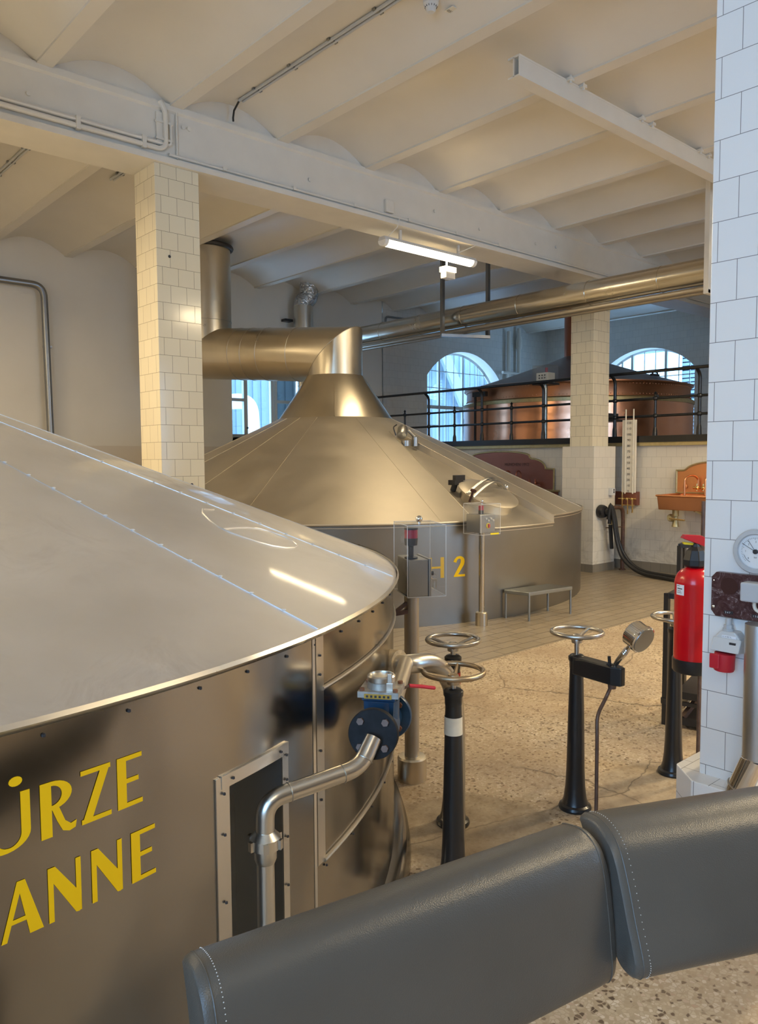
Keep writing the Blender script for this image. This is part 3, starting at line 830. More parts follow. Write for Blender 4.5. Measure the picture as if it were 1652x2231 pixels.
# wall grid with an opening for the riser pipe
NA0, NA1, NZ = -73.46, -69.2, .80
azs = sorted(set([-180+2*i for i in range(181)]+[NA0, NA1]))
azs = [a for a in azs if not (min(abs(a-NA0), abs(a-NA1)) < .6 and a not in (NA0, NA1))]
zs = [0, .12, .5, NZ, Z1-.004]; vs = [P1(a, R1, z) for z in zs for a in azs]; fs = []; n = len(azs)
for k in range(4):
    for i in range(n-1):
        if k < 3 and k > 0 and NA0-.01 <= azs[i] and azs[i+1] <= NA1+.01: continue
        fs.append((k*n+i, k*n+i+1, (k+1)*n+i+1, (k+1)*n+i))
m = M(); m.add(vs, fs)
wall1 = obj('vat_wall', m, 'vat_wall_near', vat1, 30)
m = M()
aa = [NA0+(NA1-NA0)*i/4 for i in range(5)]
ri = R1-.14
for z0_, z1_ in ((.12, NZ),):
    m.add([p for a in aa for p in (P1(a, ri, z0_), P1(a, ri, z1_))], [(2*i, 2*i+2, 2*i+3, 2*i+1) for i in range(4)])
    for a in (NA0, NA1): m.add([P1(a, R1, z0_), P1(a, ri, z0_), P1(a, ri, z1_), P1(a, R1, z1_)], [(0, 1, 2, 3)])
    for z in (z0_, z1_): m.add([p for a in aa for p in (P1(a, R1, z), P1(a, ri, z))], [(2*i, 2*i+2, 2*i+3, 2*i+1) for i in range(4)])
obj('niche', m, 'box_steel', vat1, 20)
m = M()
def patch(a0, a1, z0, z1, r, n=4):
    aa = [a0+(a1-a0)*i/n for i in range(n+1)]
    vs = [p for a in aa for p in (P1(a, R1, z0), P1(a, r, z0), P1(a, r, z1), P1(a, R1, z1))]
    fs = []
    for i in range(n):
        o = 4*i
        for j in range(3): fs.append((o+j, o+j+1, o+j+5, o+j+4))
    fs += [(0, 1, 2, 3), (4*n, 4*n+1, 4*n+2, 4*n+3)]
    m.add(vs, fs)
patch(NA0-.55, NA1+.55, NZ, NZ+.028, R1+.006); patch(NA0-.9, NA0, .10, NZ+.026, R1+.004); patch(NA1, NA1+.55, .10, NZ, R1+.004)
nf = obj('niche_frame', m, 'pipe_steel', vat1, 20)
m = M()
for a, z in ((NA0-.45, .79), (NA0-.45, .70), (NA0-.45, .55), (NA0-.45, .40), (NA1+.28, .80), (NA1+.28, .74), (NA1+.28, .60), (NA1+.28, .48), (NA0+.2, .815), (NA1-.2, .815)):
    m.sphere(P1(a, R1+.008, z), .004, 6)
parts('screw', m, 'ink', nf)
m = M()
def vseam(a, z0, z1, w=.008): m.bar(P1(a, R1+.0005, z0), P1(a, R1+.0005, z1), w, .005)
vseam(-65.75, 0, Z1-.01); patch(-65.5, -64.6, .45, Z1-.01, R1+.003)
vseam(-140, 0, Z1-.01); vseam(-28, 0, Z1); vseam(10, 0, Z1)
for z in (.910, .452):
    m.tube([P1(-64.8+i*1.5, R1+.004, z) for i in range(40)], .006, 8)
parts('wall_seam', m, 'pipe_steel', vat1, 20)
m = M()
for i in range(30):
    a = -96+i*3.4+random.uniform(-.5, .5); m.sphere(P1(a, R1+.002, Z1-.035), .0042, 6)
for z in (.62, .75, .95, 1.0): m.sphere(P1(-65.1, R1+.005, z), .004, 6)
for i in range(6): m.sphere(P1(-64.5+i*4.1, R1+.004, .452-.02), .004, 6)
parts('wall_rivet', m, 'ink', wall1)
m = M(); m.lathe([(R1+.016, Z1+.004), (R1+.022, Z1-.004), (R1+.016, Z1-.014), (R1, Z1-.016)], (C1[0], C1[1], 0), n=160, cap=False); obj('rim', m, 'pipe_steel', vat1, 60)
m = M(); m.lathe([(R1, .075), (R1+.03, .07), (R1+.05, .055), (R1+.052, .035), (R1+.06, .025), (R1+.065, 0)], (C1[0], C1[1], 0), n=160, cap=False); obj('plinth_ring', m, 'vat_wall_near', vat1, 50)
m = M(); mr = M()
for k in range(18):
    az = -65.1+k*20.6 if k < 17 else 0
    if az > 290: break
    m.bar(P1(az, .4, z1(.4)+.0008), P1(az, R1, z1(R1)+.0008), .006, .003)
    if abs(az+65.1) < 1 or abs(az+44.5) < 1 or az > 280:
        for j in range(22): mr.sphere(P1(az, R1-.10-j*.098, z1(R1-.10-j*.098)+.003), .0055, 8, (1.2, 1.2, .6))
obj('roof_seams', m, 'vat_roof_near', roof1, 0); parts('roof_rivet', mr, 'light_grey', roof1)
# pressed outline of an old hatch in the roof
def ridge(pts, r):
    mm.tube([P1(a, rho, z1(rho)+.001) for rho, a in pts], r, 6)
mm = M()
ridge([(1.90, -47.0), (1.885, -49.2), (1.91, -51.2), (1.965, -53.1), (2.01, -54.0), (2.045, -54.0), (2.085, -53.8), (2.13, -53.3), (2.17, -52.5), (2.20, -51.2), (2.215, -49.6), (2.212, -47.9)], .0035)
ridge([(2.02, -53.9), (2.03, -51.5), (2.045, -49.2), (2.07, -47.5), (2.10, -46.6), (2.15, -46.4), (2.19, -47.0), (2.212, -47.9)], .003)
obj('hatch_outline', mm, 'vat_roof_near', roof1)
# lettering WURZE / PFANNE in two rows
E_ = [[(0, 0), (.36, 0), (.36, 1), (0, 1)], [(.36, .91), (1, .91), (1, 1), (.36, 1)], [(.36, .47), (.85, .47), (.85, .56), (.36, .56)], [(.36, 0), (1, 0), (1, .09), (.36, .09)]]
Z_ = [[(0, .91), (1, .91), (1, 1), (0, 1)], [(0, 0), (1, 0), (1, .09), (0, .09)], [(0, 0), (.34, .05), (1, 1), (.66, .95)]]
def bowl(cx, cy, rx, ry, tx_, ty_, a0=-90, a1=90, n=14):
    o = [(cx+rx*cos(radians(a0+(a1-a0)*i/n)), cy+ry*sin(radians(a0+(a1-a0)*i/n))) for i in range(n+1)]
    q = [(cx+(rx-tx_)*cos(radians(a1-(a1-a0)*i/n)), cy+(ry-ty_)*sin(radians(a1-(a1-a0)*i/n))) for i in range(n+1)]
    return o+q
R_ = [[(0, 0), (.32, 0), (.32, 1), (0, 1)], bowl(.32, .74, .60, .26, .30, .08), [(.32, .50), (.52, .52), (.70, .22), (.86, .13), (1.04, .16), (1.0, .03), (.82, 0), (.62, .05), (.46, .26)]]
U_ = [[(0, .3), (.34, .3), (.34, 1), (0, 1)], [(.82, .3), (1, .3), (1, 1), (.82, 1)],
      [(0, .3)]+[(.5+.5*cos(radians(a)), .3+.3*sin(radians(a))) for a in range(180, 361, 12)]+[(.82, .3)]+[(.58+.24*cos(radians(a)), .3+.22*sin(radians(a))) for a in range(0, -181, -12)],
      [(.26+.13*cos(radians(a)), 1.20+.085*sin(radians(a))) for a in range(0, 360, 24)], [(.74+.13*cos(radians(a)), 1.20+.085*sin(radians(a))) for a in range(0, 360, 24)]]
N_l = [[(0, 0), (.16, 0), (.16, 1), (0, 1)], [(.0, 1), (.22, 1), (1, .02), (.92, -.01), (.82, .0), (.10, .92)], [(.84, 0), (1, 0), (1, 1), (.84, 1)], [(.16, .70), (.0, 1), (.22, 1.0), (1, .30), (1, 0), (.82, 0)]]
A_ = [[(0, 0), (.14, 0), (.56, .96), (.42, 1)], [(.70, 0), (1.05, 0), (.62, 1), (.42, 1)], [(.15, .27), (.80, .27), (.77, .35), (.18, .35)]]
W_ = [[(0, 1), (.2, 1), (.38, 0), (.24, 0)], [(.24, 0), (.38, 0), (.55, .9), (.45, .9)], [(.45, .9), (.55, .9), (.78, 0), (.62, 0)], [(.62, 0), (.78, 0), (1, 1), (.88, 1)]]
P_ = [[(0, 0), (.32, 0), (.32, 1), (0, 1)], bowl(.32, .72, .62, .28, .3, .08)]
F_ = E_[:3]
def letter(polys, s, wd, z0, h):
    a = -90+math.degrees((s)/R1)
    return strokes2(polys, a, z0, h, wd, C1, R1+.0010)
m = M()
def put(polys, s, wd, z0, h):
    q = letter(polys, s, wd, z0, h); m.add(q.v, q.f)
for L, s, wd in ((W_, .085, .10), (U_, .203, .088), (R_, .308, .062), (Z_, .382, .059), (E_, .4545, .054)): put(L, s, wd, .850, .098)
obj('painted_word', m, 'yellow_paint', vat1, 0)
m = M()
for L, s, wd in ((P_, .118, .05), (F_, .185, .042), (A_, .2355, .068), (N_l, .3165, .0605), (N_l, .3975, .0625), (E_, .480, .0545)): put(L, s, wd, .698, .098)
obj('painted_word', m, 'yellow_paint', vat1, 0)

# ------------------------------------------------------------------ pipework in front of the near vat
pw = thing('riser_pipe', 'steel pipe rising by the near vat and bending up to the blue valve', 'pipe', (.94, 1.456, 0))
rt = V((.949, 1.467, .62)); b2 = V((.99, 1.462, .714)); b1 = V((1.194, 1.418, .748)); ff = V((1.254, 1.438, .811))
top = V((.952, 1.467, .712))
m = M(); m.cyl((.945, 1.462, 0), (.949, 1.467, .60), .0205, 24); obj('riser', m, 'pipe_steel', pw)
m = M(); fb = V((1.247, 1.428, .806))
m.tube(round_path([(.949, 1.467, .635), (.951, 1.467, .722), b1, fb], .055, 10), .0215, 24); obj('bent_pipe', m, 'pipe_steel', pw)
m = M(); m.lathe([(.022, -.055), (.026, -.045), (.026, -.02), (.036, -.018), (.036, .006), (.030, .012), (.0225, .02)], (.949, 1.467, .632), n=28)
for i in range(6):
    a = i*pi/3; m.box((.949+.036*cos(a), 1.467+.036*sin(a), .626), (.012, .012, .022), Matrix.Rotation(a, 3, 'Z'))
obj('union_nut', m, 'pipe_steel', pw)
m = M()
d = (b1-V((.951, 1.467, .722))).normalized()
for s in (.06, .20): m.torus(V((.951, 1.467, .722))+d*s, d, .0218, .0016, 24, 6)
d = (fb-b1).normalized(); m.torus(b1+d*.022, d, .0218, .0016, 24, 6)
parts('weld_ring', m, 'pipe_dull', pw)

vx = (V((1.455, 1.591, .783))-ff); vx.normalize()
vv = thing('blue_valve', 'blue cast flanged strainer valve with round clamped cap', 'valve', (1.35, 1.52, 0))
fl = M(); fl.lathe([(.022, -.004), (.062, -.004), (.064, 0), (.064, .014), (.03, .014)], ff, vx, 40); f1 = obj('front_flange', fl, 'dark_flange', vv)
m = M()
up_ = V((0, 0, 1)); ux = vx.cross(up_).normalized(); uz = ux.cross(vx)
for k in range(4):
    a = pi/4+k*pi/2; c = ff+(ux*cos(a)+uz*sin(a))*.045; m.lathe([(.0095, -.012), (.0095, -.002)], c, vx, 6)
parts('bolt', m, 'brown_metal', f1, 0)
m = M(); m.torus(ff+vx*-.001, vx, .028, .003, 24, 6); obj('rust_ring', m, 'rust_bolt', f1)
fr = ff+vx*.23
m = M(); m.lathe([(.03, -.016), (.062, -.016), (.064, -.012), (.064, .0), (.02, .0)], fr, vx, 40); f2 = obj('rear_flange', m, 'blue_paint', vv)
m = M()
for k in range(4):
    a = pi/4+k*pi/2; c = fr+(ux*cos(a)+uz*sin(a))*.045; m.lathe([(.008, -.026), (.008, -.016)], c, vx, 6)
parts('bolt', m, 'rust_bolt', f2, 0)
m = M(); m.lathe([(.04, .010), (.034, .03), (.044, .07), (.05, .11), (.044, .15), (.034, .19), (.04, .222)], ff, vx, 32)
bc = ff+vx*.115; m.lathe([(.052, 0), (.054, .04), (.056, .072), (.062, .076), (.062, .085)], bc, (0, 0, 1), 4, ref=(ux+V((vx.x, vx.y, 0))))
m.lathe([(.046, -.02), (.048, .07)], bc, (0, 0, 1), 32)
obj('valve_body', m, 'blue_paint', vv, 40)
m = M(); ct = bc+V((0, 0, .085)); hx = ux; hy = V((vx.x, vx.y, 0)).normalized(); Rm = Matrix((hx, hy, V((0, 0, 1)))).transposed()
m.box(ct+V((0, 0, .007)), (.108, .10, .016), Rm); m.lathe([(.038, .0), (.035, .03)], ct+V((0, 0, .012)), (0, 0, 1), 32)
cp = obj('cap_flange', m, 'worn_alu', vv, 20)
m = M(); m.lathe([(.034, .030), (.0375, .034), (.0375, .046), (.034, .050), (.031, .050), (.0305, .046), (0, .046)], ct, (0, 0, 1), 32); obj('cap_lid', m, 'pipe_steel', vv, 20)
m = M(); q = ct+hx*.028-hy*.028; m.box(q+V((0, 0, .045)), (.012, .008, .028), Rm); m.box(q+V((0, 0, .024)), (.018, .010, .022), Rm); obj('cap_latch', m, 'pipe_steel', vv, 0, .001)
m = M(); m.box(ct+V((0, 0, .004))-hy*.0515, (.072, .0015, .012), Rm); np_ = obj('name_plate', m, 'yellow_sign', vv, 0)
m = M()
for i in range(6): m.box(ct+V((0, 0, .004))-hy*.0525+hx*(-.028+i*.0112), (.006, .0008, .006), Rm)
obj('plate_marks', m, 'ink', np_, 0)
m = M()
for sx, sy in ((1, -1), (-1, -1), (1, 1), (-1, 1)): m.lathe([(.007, 0), (.007, .008)], ct+hx*.044*sx+hy*.04*sy+V((0, 0, .014)), (0, 0, 1), 6)
parts('cap_bolt', m, 'rust_bolt', vv, 0)
h0 = V((1.407, 1.509, .883)); h1 = V((1.515, 1.479, .867))
m = M(); m.tube([h0+V((-.015, .01, -.004)), h0+V((.012, -.003, -.006)), h0.lerp(h1, .25)+V((0, 0, .004)), h0.lerp(h1, .35)+V((0, 0, .006))], .0035, 8)
lv = obj('lever', m, 'brown_metal', vv)
m = M(); a = h0.lerp(h1, .3)+V((0, 0, .006)); m.tube([a, a.lerp(h1, .5)+V((0, 0, .001)), h1], .0052, 8); m.sphere(h1, .0052, 8); obj('lever_grip', m, 'red_plastic', lv)

tp = thing('branch_pipe', 'stainless branch pipe curving from the near vat down to the floor', 'pipe', (2.02, 1.878, 0))
T = V((1.801, 1.903, .80)); e2 = V((2.023, 1.878, .632))
# runs out from the vat wall, turns down behind the pedestal
m = M(); m.tube(round_path([(1.80, 1.995, .783), (1.812, 1.90, .795), (1.94, 1.90, .785), (2.07, 1.925, .68), (2.095, 1.93, .50), (2.095, 1.93, 0)], .10, 12), .034, 28); mp = obj('main_pipe', m, 'pipe_steel', tp)
m = M(); m.tube([T+V((.01, 0, 0)), fr+vx*.0], .026, 24); obj('link_pipe', m, 'pipe_dull', tp)
m = M(); m.cyl((1.795, 2.03, .783), (1.812, 1.935, .793), .047, 20); obj('collar', m, 'insulation', tp)

# ------------------------------------------------------------------ valve pedestals
def wheel(cz, R=.104, mat='hand_wheel_steel', parent=None, spin=.5, c=(0, 0)):
    m = M(); m.torus((c[0], c[1], cz), (0, 0, 1), R, .0098, 48, 12)
    for k in range(3):
        a = spin+k*2*pi/3; p0 = V((c[0]+.014*cos(a), c[1]+.014*sin(a), cz-.028)); p1 = V((c[0]+R*cos(a), c[1]+R*sin(a), cz))
        m.tube([p0, p0.lerp(p1, .5)+V((0, 0, .002)), p1], [.010, .007, .006], 8)
    m.lathe([(.022, -.045), (.024, -.03), (.018, -.012), (.010, -.008)], (c[0], c[1], cz), n=16)
    return obj('hand_wheel', m, mat, parent)
def pedestal(label, loc, wz=.765, wmat='hand_wheel_steel', top=.70, spin=.5, group='cast valve pedestals with hand wheels'):
    r = thing('valve_pedestal', label, 'valve stand', (0, 0, 0), group)
    m = M(); m.lathe([(.068, 0), (.070, .008), (.066, .018), (.056, .024), (.048, .05), (.042, .10), (.0385, .17), (.034, .40), (.0295, top-.10), (.0285, top-.05)], n=36)
    obj('post', m, 'black_paint', r)
    m = M(); m.lathe([(.0285, top-.055), (.030, top-.05), (.031, top-.025), (.035, top-.018), (.035, top-.004), (.026, top+.004), (.014, top+.006)], n=28); obj('cap', m, 'black_paint', r)
    m = M(); m.cyl((0, 0, top), (0, 0, wz-.02), .0105, 16); obj('spindle', m, 'hand_wheel_steel', r)
    wheel(wz, .104, wmat, r, spin)
    r.location = loc; return r
pA = pedestal('black valve pedestal with a red band and steel hand wheel, partly behind another', (2.289, 2.127, 0), .766, spin=1.9)
m = M(); m.lathe([(.0312, .58), (.0305, .635)], (2.289, 2.127, 0), n=32, cap=False); obj('red_band', m, 'band_red', pA)
pB = pedestal('black valve pedestal with a cream band and bronze hand wheel before the near vat', (1.95, 1.81, 0), .765, 'hand_wheel_bronze', spin=.6)
m = M(); m.lathe([(.0325, .545), (.0312, .607)], (1.95, 1.81, 0), n=32, cap=False); obj('cream_band', m, 'label_cream', pB)
pC = pedestal('black valve pedestal with a side arm carrying a round pressure gauge', (2.78, 1.87, 0), .765, top=.665, spin=2.2)
ag = V((2.745, 1.66, .625)); a0 = V((2.77, 1.845, .632)); 
m = M()
dr = (V((ag.x, ag.y, 0))-V((a0.x, a0.y, 0))).normalized(); pr_ = V((-dr.y, dr.x, 0)); La = .24
pts = [(-.0, -.03), (La-.04, -.030), (La, -.012), (La, .012), (La-.04, .030), (0, .03)]
m.prism(pts, V((2.775, 1.865, .59)), dr, pr_, 0, .075); obj('gauge_arm', m, 'black_paint', pC, 0, .005)
m = M()
for i in range(3): m.lathe([(.007, 0), (.007, .006)], V((2.78, 1.87, .60+.028*i))-V((.02, .022, 0)), (-.6, -.8, 0), 8)
parts('arm_bolt', m, 'black_iron', pC)
gb = V((2.775, 1.865, .665))+dr*(La-.045)
gc = V((2.712, 1.55, .812)); gdir = V((.70, -.25, -.42)).normalized()   # back of the gauge faces down-right
m = M(); m.tube([gb, gb+V((.004, -.012, .02)), gb.lerp(gc, .45)], [.008, .011, .0125], 14); m.tube([gb.lerp(gc, .4), gc.lerp(gb, .25)], .009, 12)
for s in (.45, .5, .55): m.torus(gb.lerp(gc, s), gc-gb, .0105, .0022, 14, 6)
obj('gauge_stem', m, 'chrome', pC)
rt_ = V((.7467, -.6652, 0)); g_ax = V((.165, .912, .379)).normalized()
m = M(); m.lathe([(0, -.032), (.052, -.032), (.057, -.028), (.057, -.018), (.053, -.014), (.053, .026), (.050, .030), (.046, .029), (0, .027)], gc, g_ax, 48); gg = obj('gauge_case', m, 'chrome', pC)
m = M(); m.lathe([(0, -.0345), (.050, -.0345), (.051, -.033), (.051, -.030)], gc, g_ax, 48); obj('back_plate', m, 'grey_tube', gg)
m = M(); m.cyl(gb+V((-.014, .012, -.004)), gb+V((-.020, .012, .040)), .0065, 12); m.cyl(gb+V((.012, .012, -.002)), gb+V((-.03, .014, .008)), .004, 8); obj('bleed_tap', m, 'black_plastic', pC)
m = M(); q = V((2.775, 1.865, .59))+dr*(La-.055)
m.lathe([(.016, -.02), (.018, 0)], q, (0, 0, 1), 16)
m.tube(round_path([q, q+V((-.0, .02, -.05)), V((2.672, 1.70, .47)), V((2.66, 1.69, .40)), V((2.645, 1.68, 0))], .06), .0075, 12); obj('impulse_pipe', m, 'brown_metal', pC)
pD = pedestal('black valve pedestal with steel hand wheel behind the fire extinguisher', (3.438, 1.771, 0), .752, spin=2.7)
m = M()
for i in range(3): m.torus((3.412, 1.75, .665-.028*i), (-.7, -.7, 0), .006, .0015, 12, 5)
parts('stop_screw', m, 'chrome', pD)

# ------------------------------------------------------------------ control posts
cp1 = thing('control_post', 'tall control post with clear cover, red signal lamp and hanging keys by the near vat', 'control box', (2.473, 2.559, 0))
x, y = 2.473, 2.559
m = M(); m.lathe([(.068, 0), (.068, .105), (.062, .113), (.03, .115)], (x, y, 0), n=32); obj('socle', m, 'duct_steel', cp1)
m = M(); m.cyl((x, y, .11), (x, y, .90), .034, 24); obj('pole', m, 'pipe_dull', cp1)
m = M(); m.bar((x-.03, y+.0, .80), (x-.20, y+.04, .79), .02, .02); m.bar((x-.03, y, .84), (x-.11, y+.02, .79), .014, .014); obj('stay', m, 'brown_paint', cp1, 0)
# the cabinet stands square to the room
cx0, cx1, cy0, cy1 = 2.395, 2.56, 2.47, 2.665
u1 = V((.875, -.485, 0)).normalized(); v1 = V((.485, .875, 0)).normalized()      # cabinet axes: u to the camera's right, v away
cc = V((2.502, 2.537, 0))
Rb = Matrix((u1, v1, V((0, 0, 1)))).transposed()
def cpt(a, b, z): return cc+u1*a+v1*b+V((0, 0, z))
m = M(); m.box(cpt(-.036, -.015, .968), (.092, .20, .165), Rb); cab = obj('cabinet', m, 'box_steel', cp1, 0, .003)
m = M(); m.box(cpt(.018, -.015, .968), (.012, .206, .172), Rb); dr_ = obj('door', m, 'box_steel', cab, 0, .002)
m = M(); m.cyl(cpt(.024, -.09, .985), cpt(.040, -.09, .985), .010, 12); obj('lock', m, 'black_plastic', cp1)
ky = M(); ky.torus(cpt(.044, -.09, .970), v1, .012, .001, 20, 5); o = thing('key_bunch', 'two small keys on a ring hanging from the control cabinet lock', 'keys', tuple(cpt(.044, -.09, .965))); obj('ring', ky, 'chrome', o)
for dx in (-.006, .008):
    m = M(); m.lathe([(0, -.001), (.007, -.001), (.007, .001), (0, .001)], cpt(.046+dx, -.09, .951), v1, 14); m.box(cpt(.046+dx, -.09, .932), (.0045, .002, .03), Rb); obj('key', m, 'pipe_dull', o, 0)
m = M(); m.lathe([(.030, 0), (.030, .006), (.012, .009), (.012, .056), (.028, .060), (.031, .092)], cpt(-.055, -.06, 1.052), n=24); lb = obj('lamp_stand', m, 'black_plastic', cp1)
m = M(); m.lathe([(.030, .092), (.030, .130)], cpt(-.055, -.06, 1.052), n=24); obj('signal_lamp', m, 'red_dark', lb)
m = M(); m.lathe([(.031, .130), (.031, .138), (0, .140)], cpt(-.055, -.06, 1.052), n=24); obj('lamp_cap', m, 'black_plastic', lb)
def cover(parent, ctr, hx_, hy_, z0, z1, R):
    m = M(); th = .003
    f = lambda a, b, z: ctr+R @ V((a, b, 0))+V((0, 0, z))
    zc = (z0+z1)/2; h = z1-z0
    cs_ = [(-hx_, -hy_), (hx_, -hy_), (hx_, hy_), (-hx_, hy_)]
    m.add([f(a, b, z0) for a, b in cs_]+[f(a, b, z1) for a, b in cs_], [(0, 1, 5, 4), (1, 2, 6, 5), (2, 3, 7, 6), (3, 0, 4, 7), (4, 5, 6, 7)])
    cv = obj('acrylic_cover', m, 'acrylic', parent, 0)
    m = M(); e = .0028
    for a in (-hx_, hx_):
        for b in (-hy_, hy_): m.box(f(a, b, zc), (e, e, h), R)
        m.box(f(a, 0, z1), (e, 2*hy_, e), R); m.box(f(a, 0, z0), (e, 2*hy_, e), R)
    for b in (-hy_, hy_): m.box(f(0, b, z1), (2*hx_, e, e), R); m.box(f(0, b, z0), (2*hx_, e, e), R)
    obj('cover_edges', m, 'acrylic_edge', cv, 0)
    m = M(); m.sphere(f(0, 0, z1+.020), .016, 16); m.cyl(f(0, 0, z1), f(0, 0, z1+.01), .008, 12); obj('cover_knob', m, 'chrome', cv)
cover(cp1, cc, .089, .125, .885, 1.205, Rb)
m = M(); m.box(cpt(-.03, -.01, .882), (.11, .20, .006), Rb); obj('cover_plate', m, 'box_steel', cp1, 0)

cp2 = thing('control_post', 'slim control post with small clear cover and yellow label before the marked vat', 'control box', (5.39, 4.50, 0))
x, y = 5.285, 4.562
cp2.location = (x, y, 0)
m = M(); m.lathe([(.055, 0), (.055, .115), (.049, .122), (.03, .124)], (x, y, 0), n=28); obj('socle', m, 'duct_steel', cp2)
m = M(); m.cyl((x, y, .12), (x, y, .84), .026, 20); obj('pole', m, 'clad_pipe', cp2)
u2 = V((.93, -.37, 0)).normalized(); v2 = V((.37, .93, 0)).normalized(); Rc = Matrix((u2, v2, V((0, 0, 1)))).transposed()
u2 = V((.994, -.11, 0)).normalized(); v2 = V((.11, .994, 0)).normalized(); Rc = Matrix((u2, v2, V((0, 0, 1)))).transposed()
c2_ = V((x, y, 0))
def dpt(a, b, z): return c2_+u2*a+v2*b+V((0, 0, z))
m = M(); m.box(dpt(-.005, .01, .925), (.18, .18, .16), Rc); cb = obj('cabinet', m, 'box_steel', cp2, 0, .003)
m = M()
for i in range(4): m.cyl(dpt(-.03+i*.028, -.080, .970-(i % 2)*.018), dpt(-.03+i*.028, -.094, .970-(i % 2)*.018), .009, 12)
parts('push_button', m, 'chrome', cb)
m = M(); m.cyl(dpt(.0, -.075, .905), dpt(.0, -.085, .905), .024, 16); obj('switch_plate', m, 'yellow_plastic', cb)
m = M(); m.box(dpt(.0, -.092, .905), (.014, .02, .034), Rc); obj('main_switch', m, 'red_plastic', cb, 0, .002)
m = M(); m.box(dpt(.045, -.117, .835), (.10, .004, .016), Rc); obj('yellow_label', m, 'yellow_plastic', cp2, 0)
m = M(); m.lathe([(.024, 0), (.024, .035)], dpt(-.01, .0, 1.005), n=20); lb = obj('lamp_base', m, 'black_plastic', cp2)
m = M(); m.lathe([(.0235, .035), (.0235, .075), (0, .078)], dpt(-.01, .0, 1.005), n=20); obj('signal_lamp', m, 'red_dark', lb)
cover(cp2, c2_, .115, .115, .83, 1.10, Rc)

# ------------------------------------------------------------------ steel step stool by the far vat
st = thing('steel_step', 'low grey steel step bench standing before the marked vat', 'step', (6.0, 4.48, 0))
L4 = [(5.763, 4.60), (5.707, 4.386), (6.311, 4.313), (6.299, 4.53)]
L4 = [(5.70, 4.62), (5.74, 4.38), (6.30, 4.315), (6.26, 4.55)]
cx_, cy_ = sum(p[0] for p in L4)/4, sum(p[1] for p in L4)/4
m = M(); pl = [(p[0]+(p[0]-cx_)*.04, p[1]+(p[1]-cy_)*.10) for p in L4]; m.prism(pl, (0, 0, 0), (1, 0, 0), (0, 1, 0), .232, .268); obj('seat_plate', m, 'bench_steel', st, 0, .006)
for p in L4:
    m = M(); m.cyl((p[0], p[1], 0), (p[0], p[1], .235), .011, 12); obj('leg', m, 'bench_steel', st)

# ------------------------------------------------------------------ wall fittings under the platform
def sink_panel(root, poly, mat, x=9.47):
    m = M(); m.prism(poly, (x, 0, 0), (0, -1, 0), (0, 0, 1), -.008, .010)  # u = -y
    p = obj('back_panel', m, mat, root, 0)
    k = len(poly); m = M(); m.tube([(x-.012, -q[0], q[1]) for q in poly], .013, 6, closed=True); obj('panel_trim', m, 'brass_dull', p, 0)
    return p
def spout(root, y, z0, x=9.40, mat='copper_dull', h=.15, r=.009, reach=.12):
    m = M(); pts = [(x, y, z0)]+[(x-reach/2+reach/2*cos(pi*i/10), y, z0+h+reach/2*sin(pi*i/10)) for i in range(11)]+[(x-reach, y, z0+h-.10)]
    m.tube(pts, r, 10); m.lathe([(.02, -.03), (.02, .0), (.012, .02)], (x, y, z0), n=12); return obj('spout', m, mat, root)
s1 = thing('copper_sink', 'dark copper wall basin with arched inscribed back panel, half hidden by the vat', 'sink', (9.3, 7.6, .8))
top = [(-8.80, 1.03), (-6.79, 1.03), (-6.79, 1.34), (-6.94, 1.345)]+[(-7.19+.25*cos(radians(a)), 1.345+.145*sin(radians(a))) for a in range(10, 91, 16)]+[(-7.23, 1.515)]+[(-7.8+.57*cos(radians(a)), 1.53+.075*sin(radians(a))) for a in range(8, 173, 12)]+[(-8.37, 1.49), (-8.41, 1.49), (-8.66, 1.345), (-8.80, 1.34)]
pn = sink_panel(s1, top, 'copper_dull')
for w_, y_ in (('MÜNCHEN', 7.70), ('1912', 7.36)): obj('inscription', text_mesh(w_, .062, (9.452, y_, 1.385), (0, -1, 0), (0, 0, 1), .003), 'dark_text', pn, 0)
for y in (7.53, 7.33): spout(s1, y, 1.10, 9.38)
m = M()
for y in (7.19, 7.08): m.cyl((9.40, y, 1.10), (9.40, y, 1.19), .012, 10); m.sphere((9.40, y, 1.13), .022, 10)
m.cyl((9.40, 7.25, 1.10), (9.40, 6.99, 1.10), .012, 10); obj('tap_group', m, 'copper_dull', s1)
m = M(); m.bb((8.95, 6.72, .86), (9.49, 8.8, 1.02)); obj('basin', m, 'copper_dull', s1, 0, .02)
m = M(); m.bb((8.93, 6.70, 1.01), (9.49, 8.82, 1.035)); obj('basin_rim', m, 'brass_dull', s1, 0, .006)

s2 = thing('copper_sink', 'bright copper wall basin with arched panel beside the tiled edge column', 'sink', (9.25, 4.3, .8))
top = [(-4.90, 1.05), (-4.90, 1.333), (-4.80, 1.335)]+[(-4.36-.42*cos(radians(a)), 1.33+.115*sin(radians(a))) for a in range(12, 169, 12)]+[(-3.92, 1.335), (-3.82, 1.333), (-3.82, 1.05)]
pn = sink_panel(s2, top[::-1], 'copper_bright')
m = M(); m.lathe([(.03, 0), (.03, .008), (.008, .012), (.008, .004)], (9.455, 4.78, 1.13), (-1, 0, 0), 20); obj('escutcheon', m, 'copper_bright', pn)
m = M()
def frustum_box(x0, x1, y0, y1, z0, z1, ins):
    m.add([(x0+ins, y0+ins, z0), (x1, y0+ins, z0), (x1, y1-ins, z0), (x0+ins, y1-ins, z0), (x0, y0, z1), (x1, y0, z1), (x1, y1, z1), (x0, y1, z1)],
          [(3, 2, 1, 0), (0, 1, 5, 4), (1, 2, 6, 5), (2, 3, 7, 6), (3, 0, 4, 7)])
frustum_box(8.91, 9.48, 3.75, 4.87, .86, 1.03, .015)
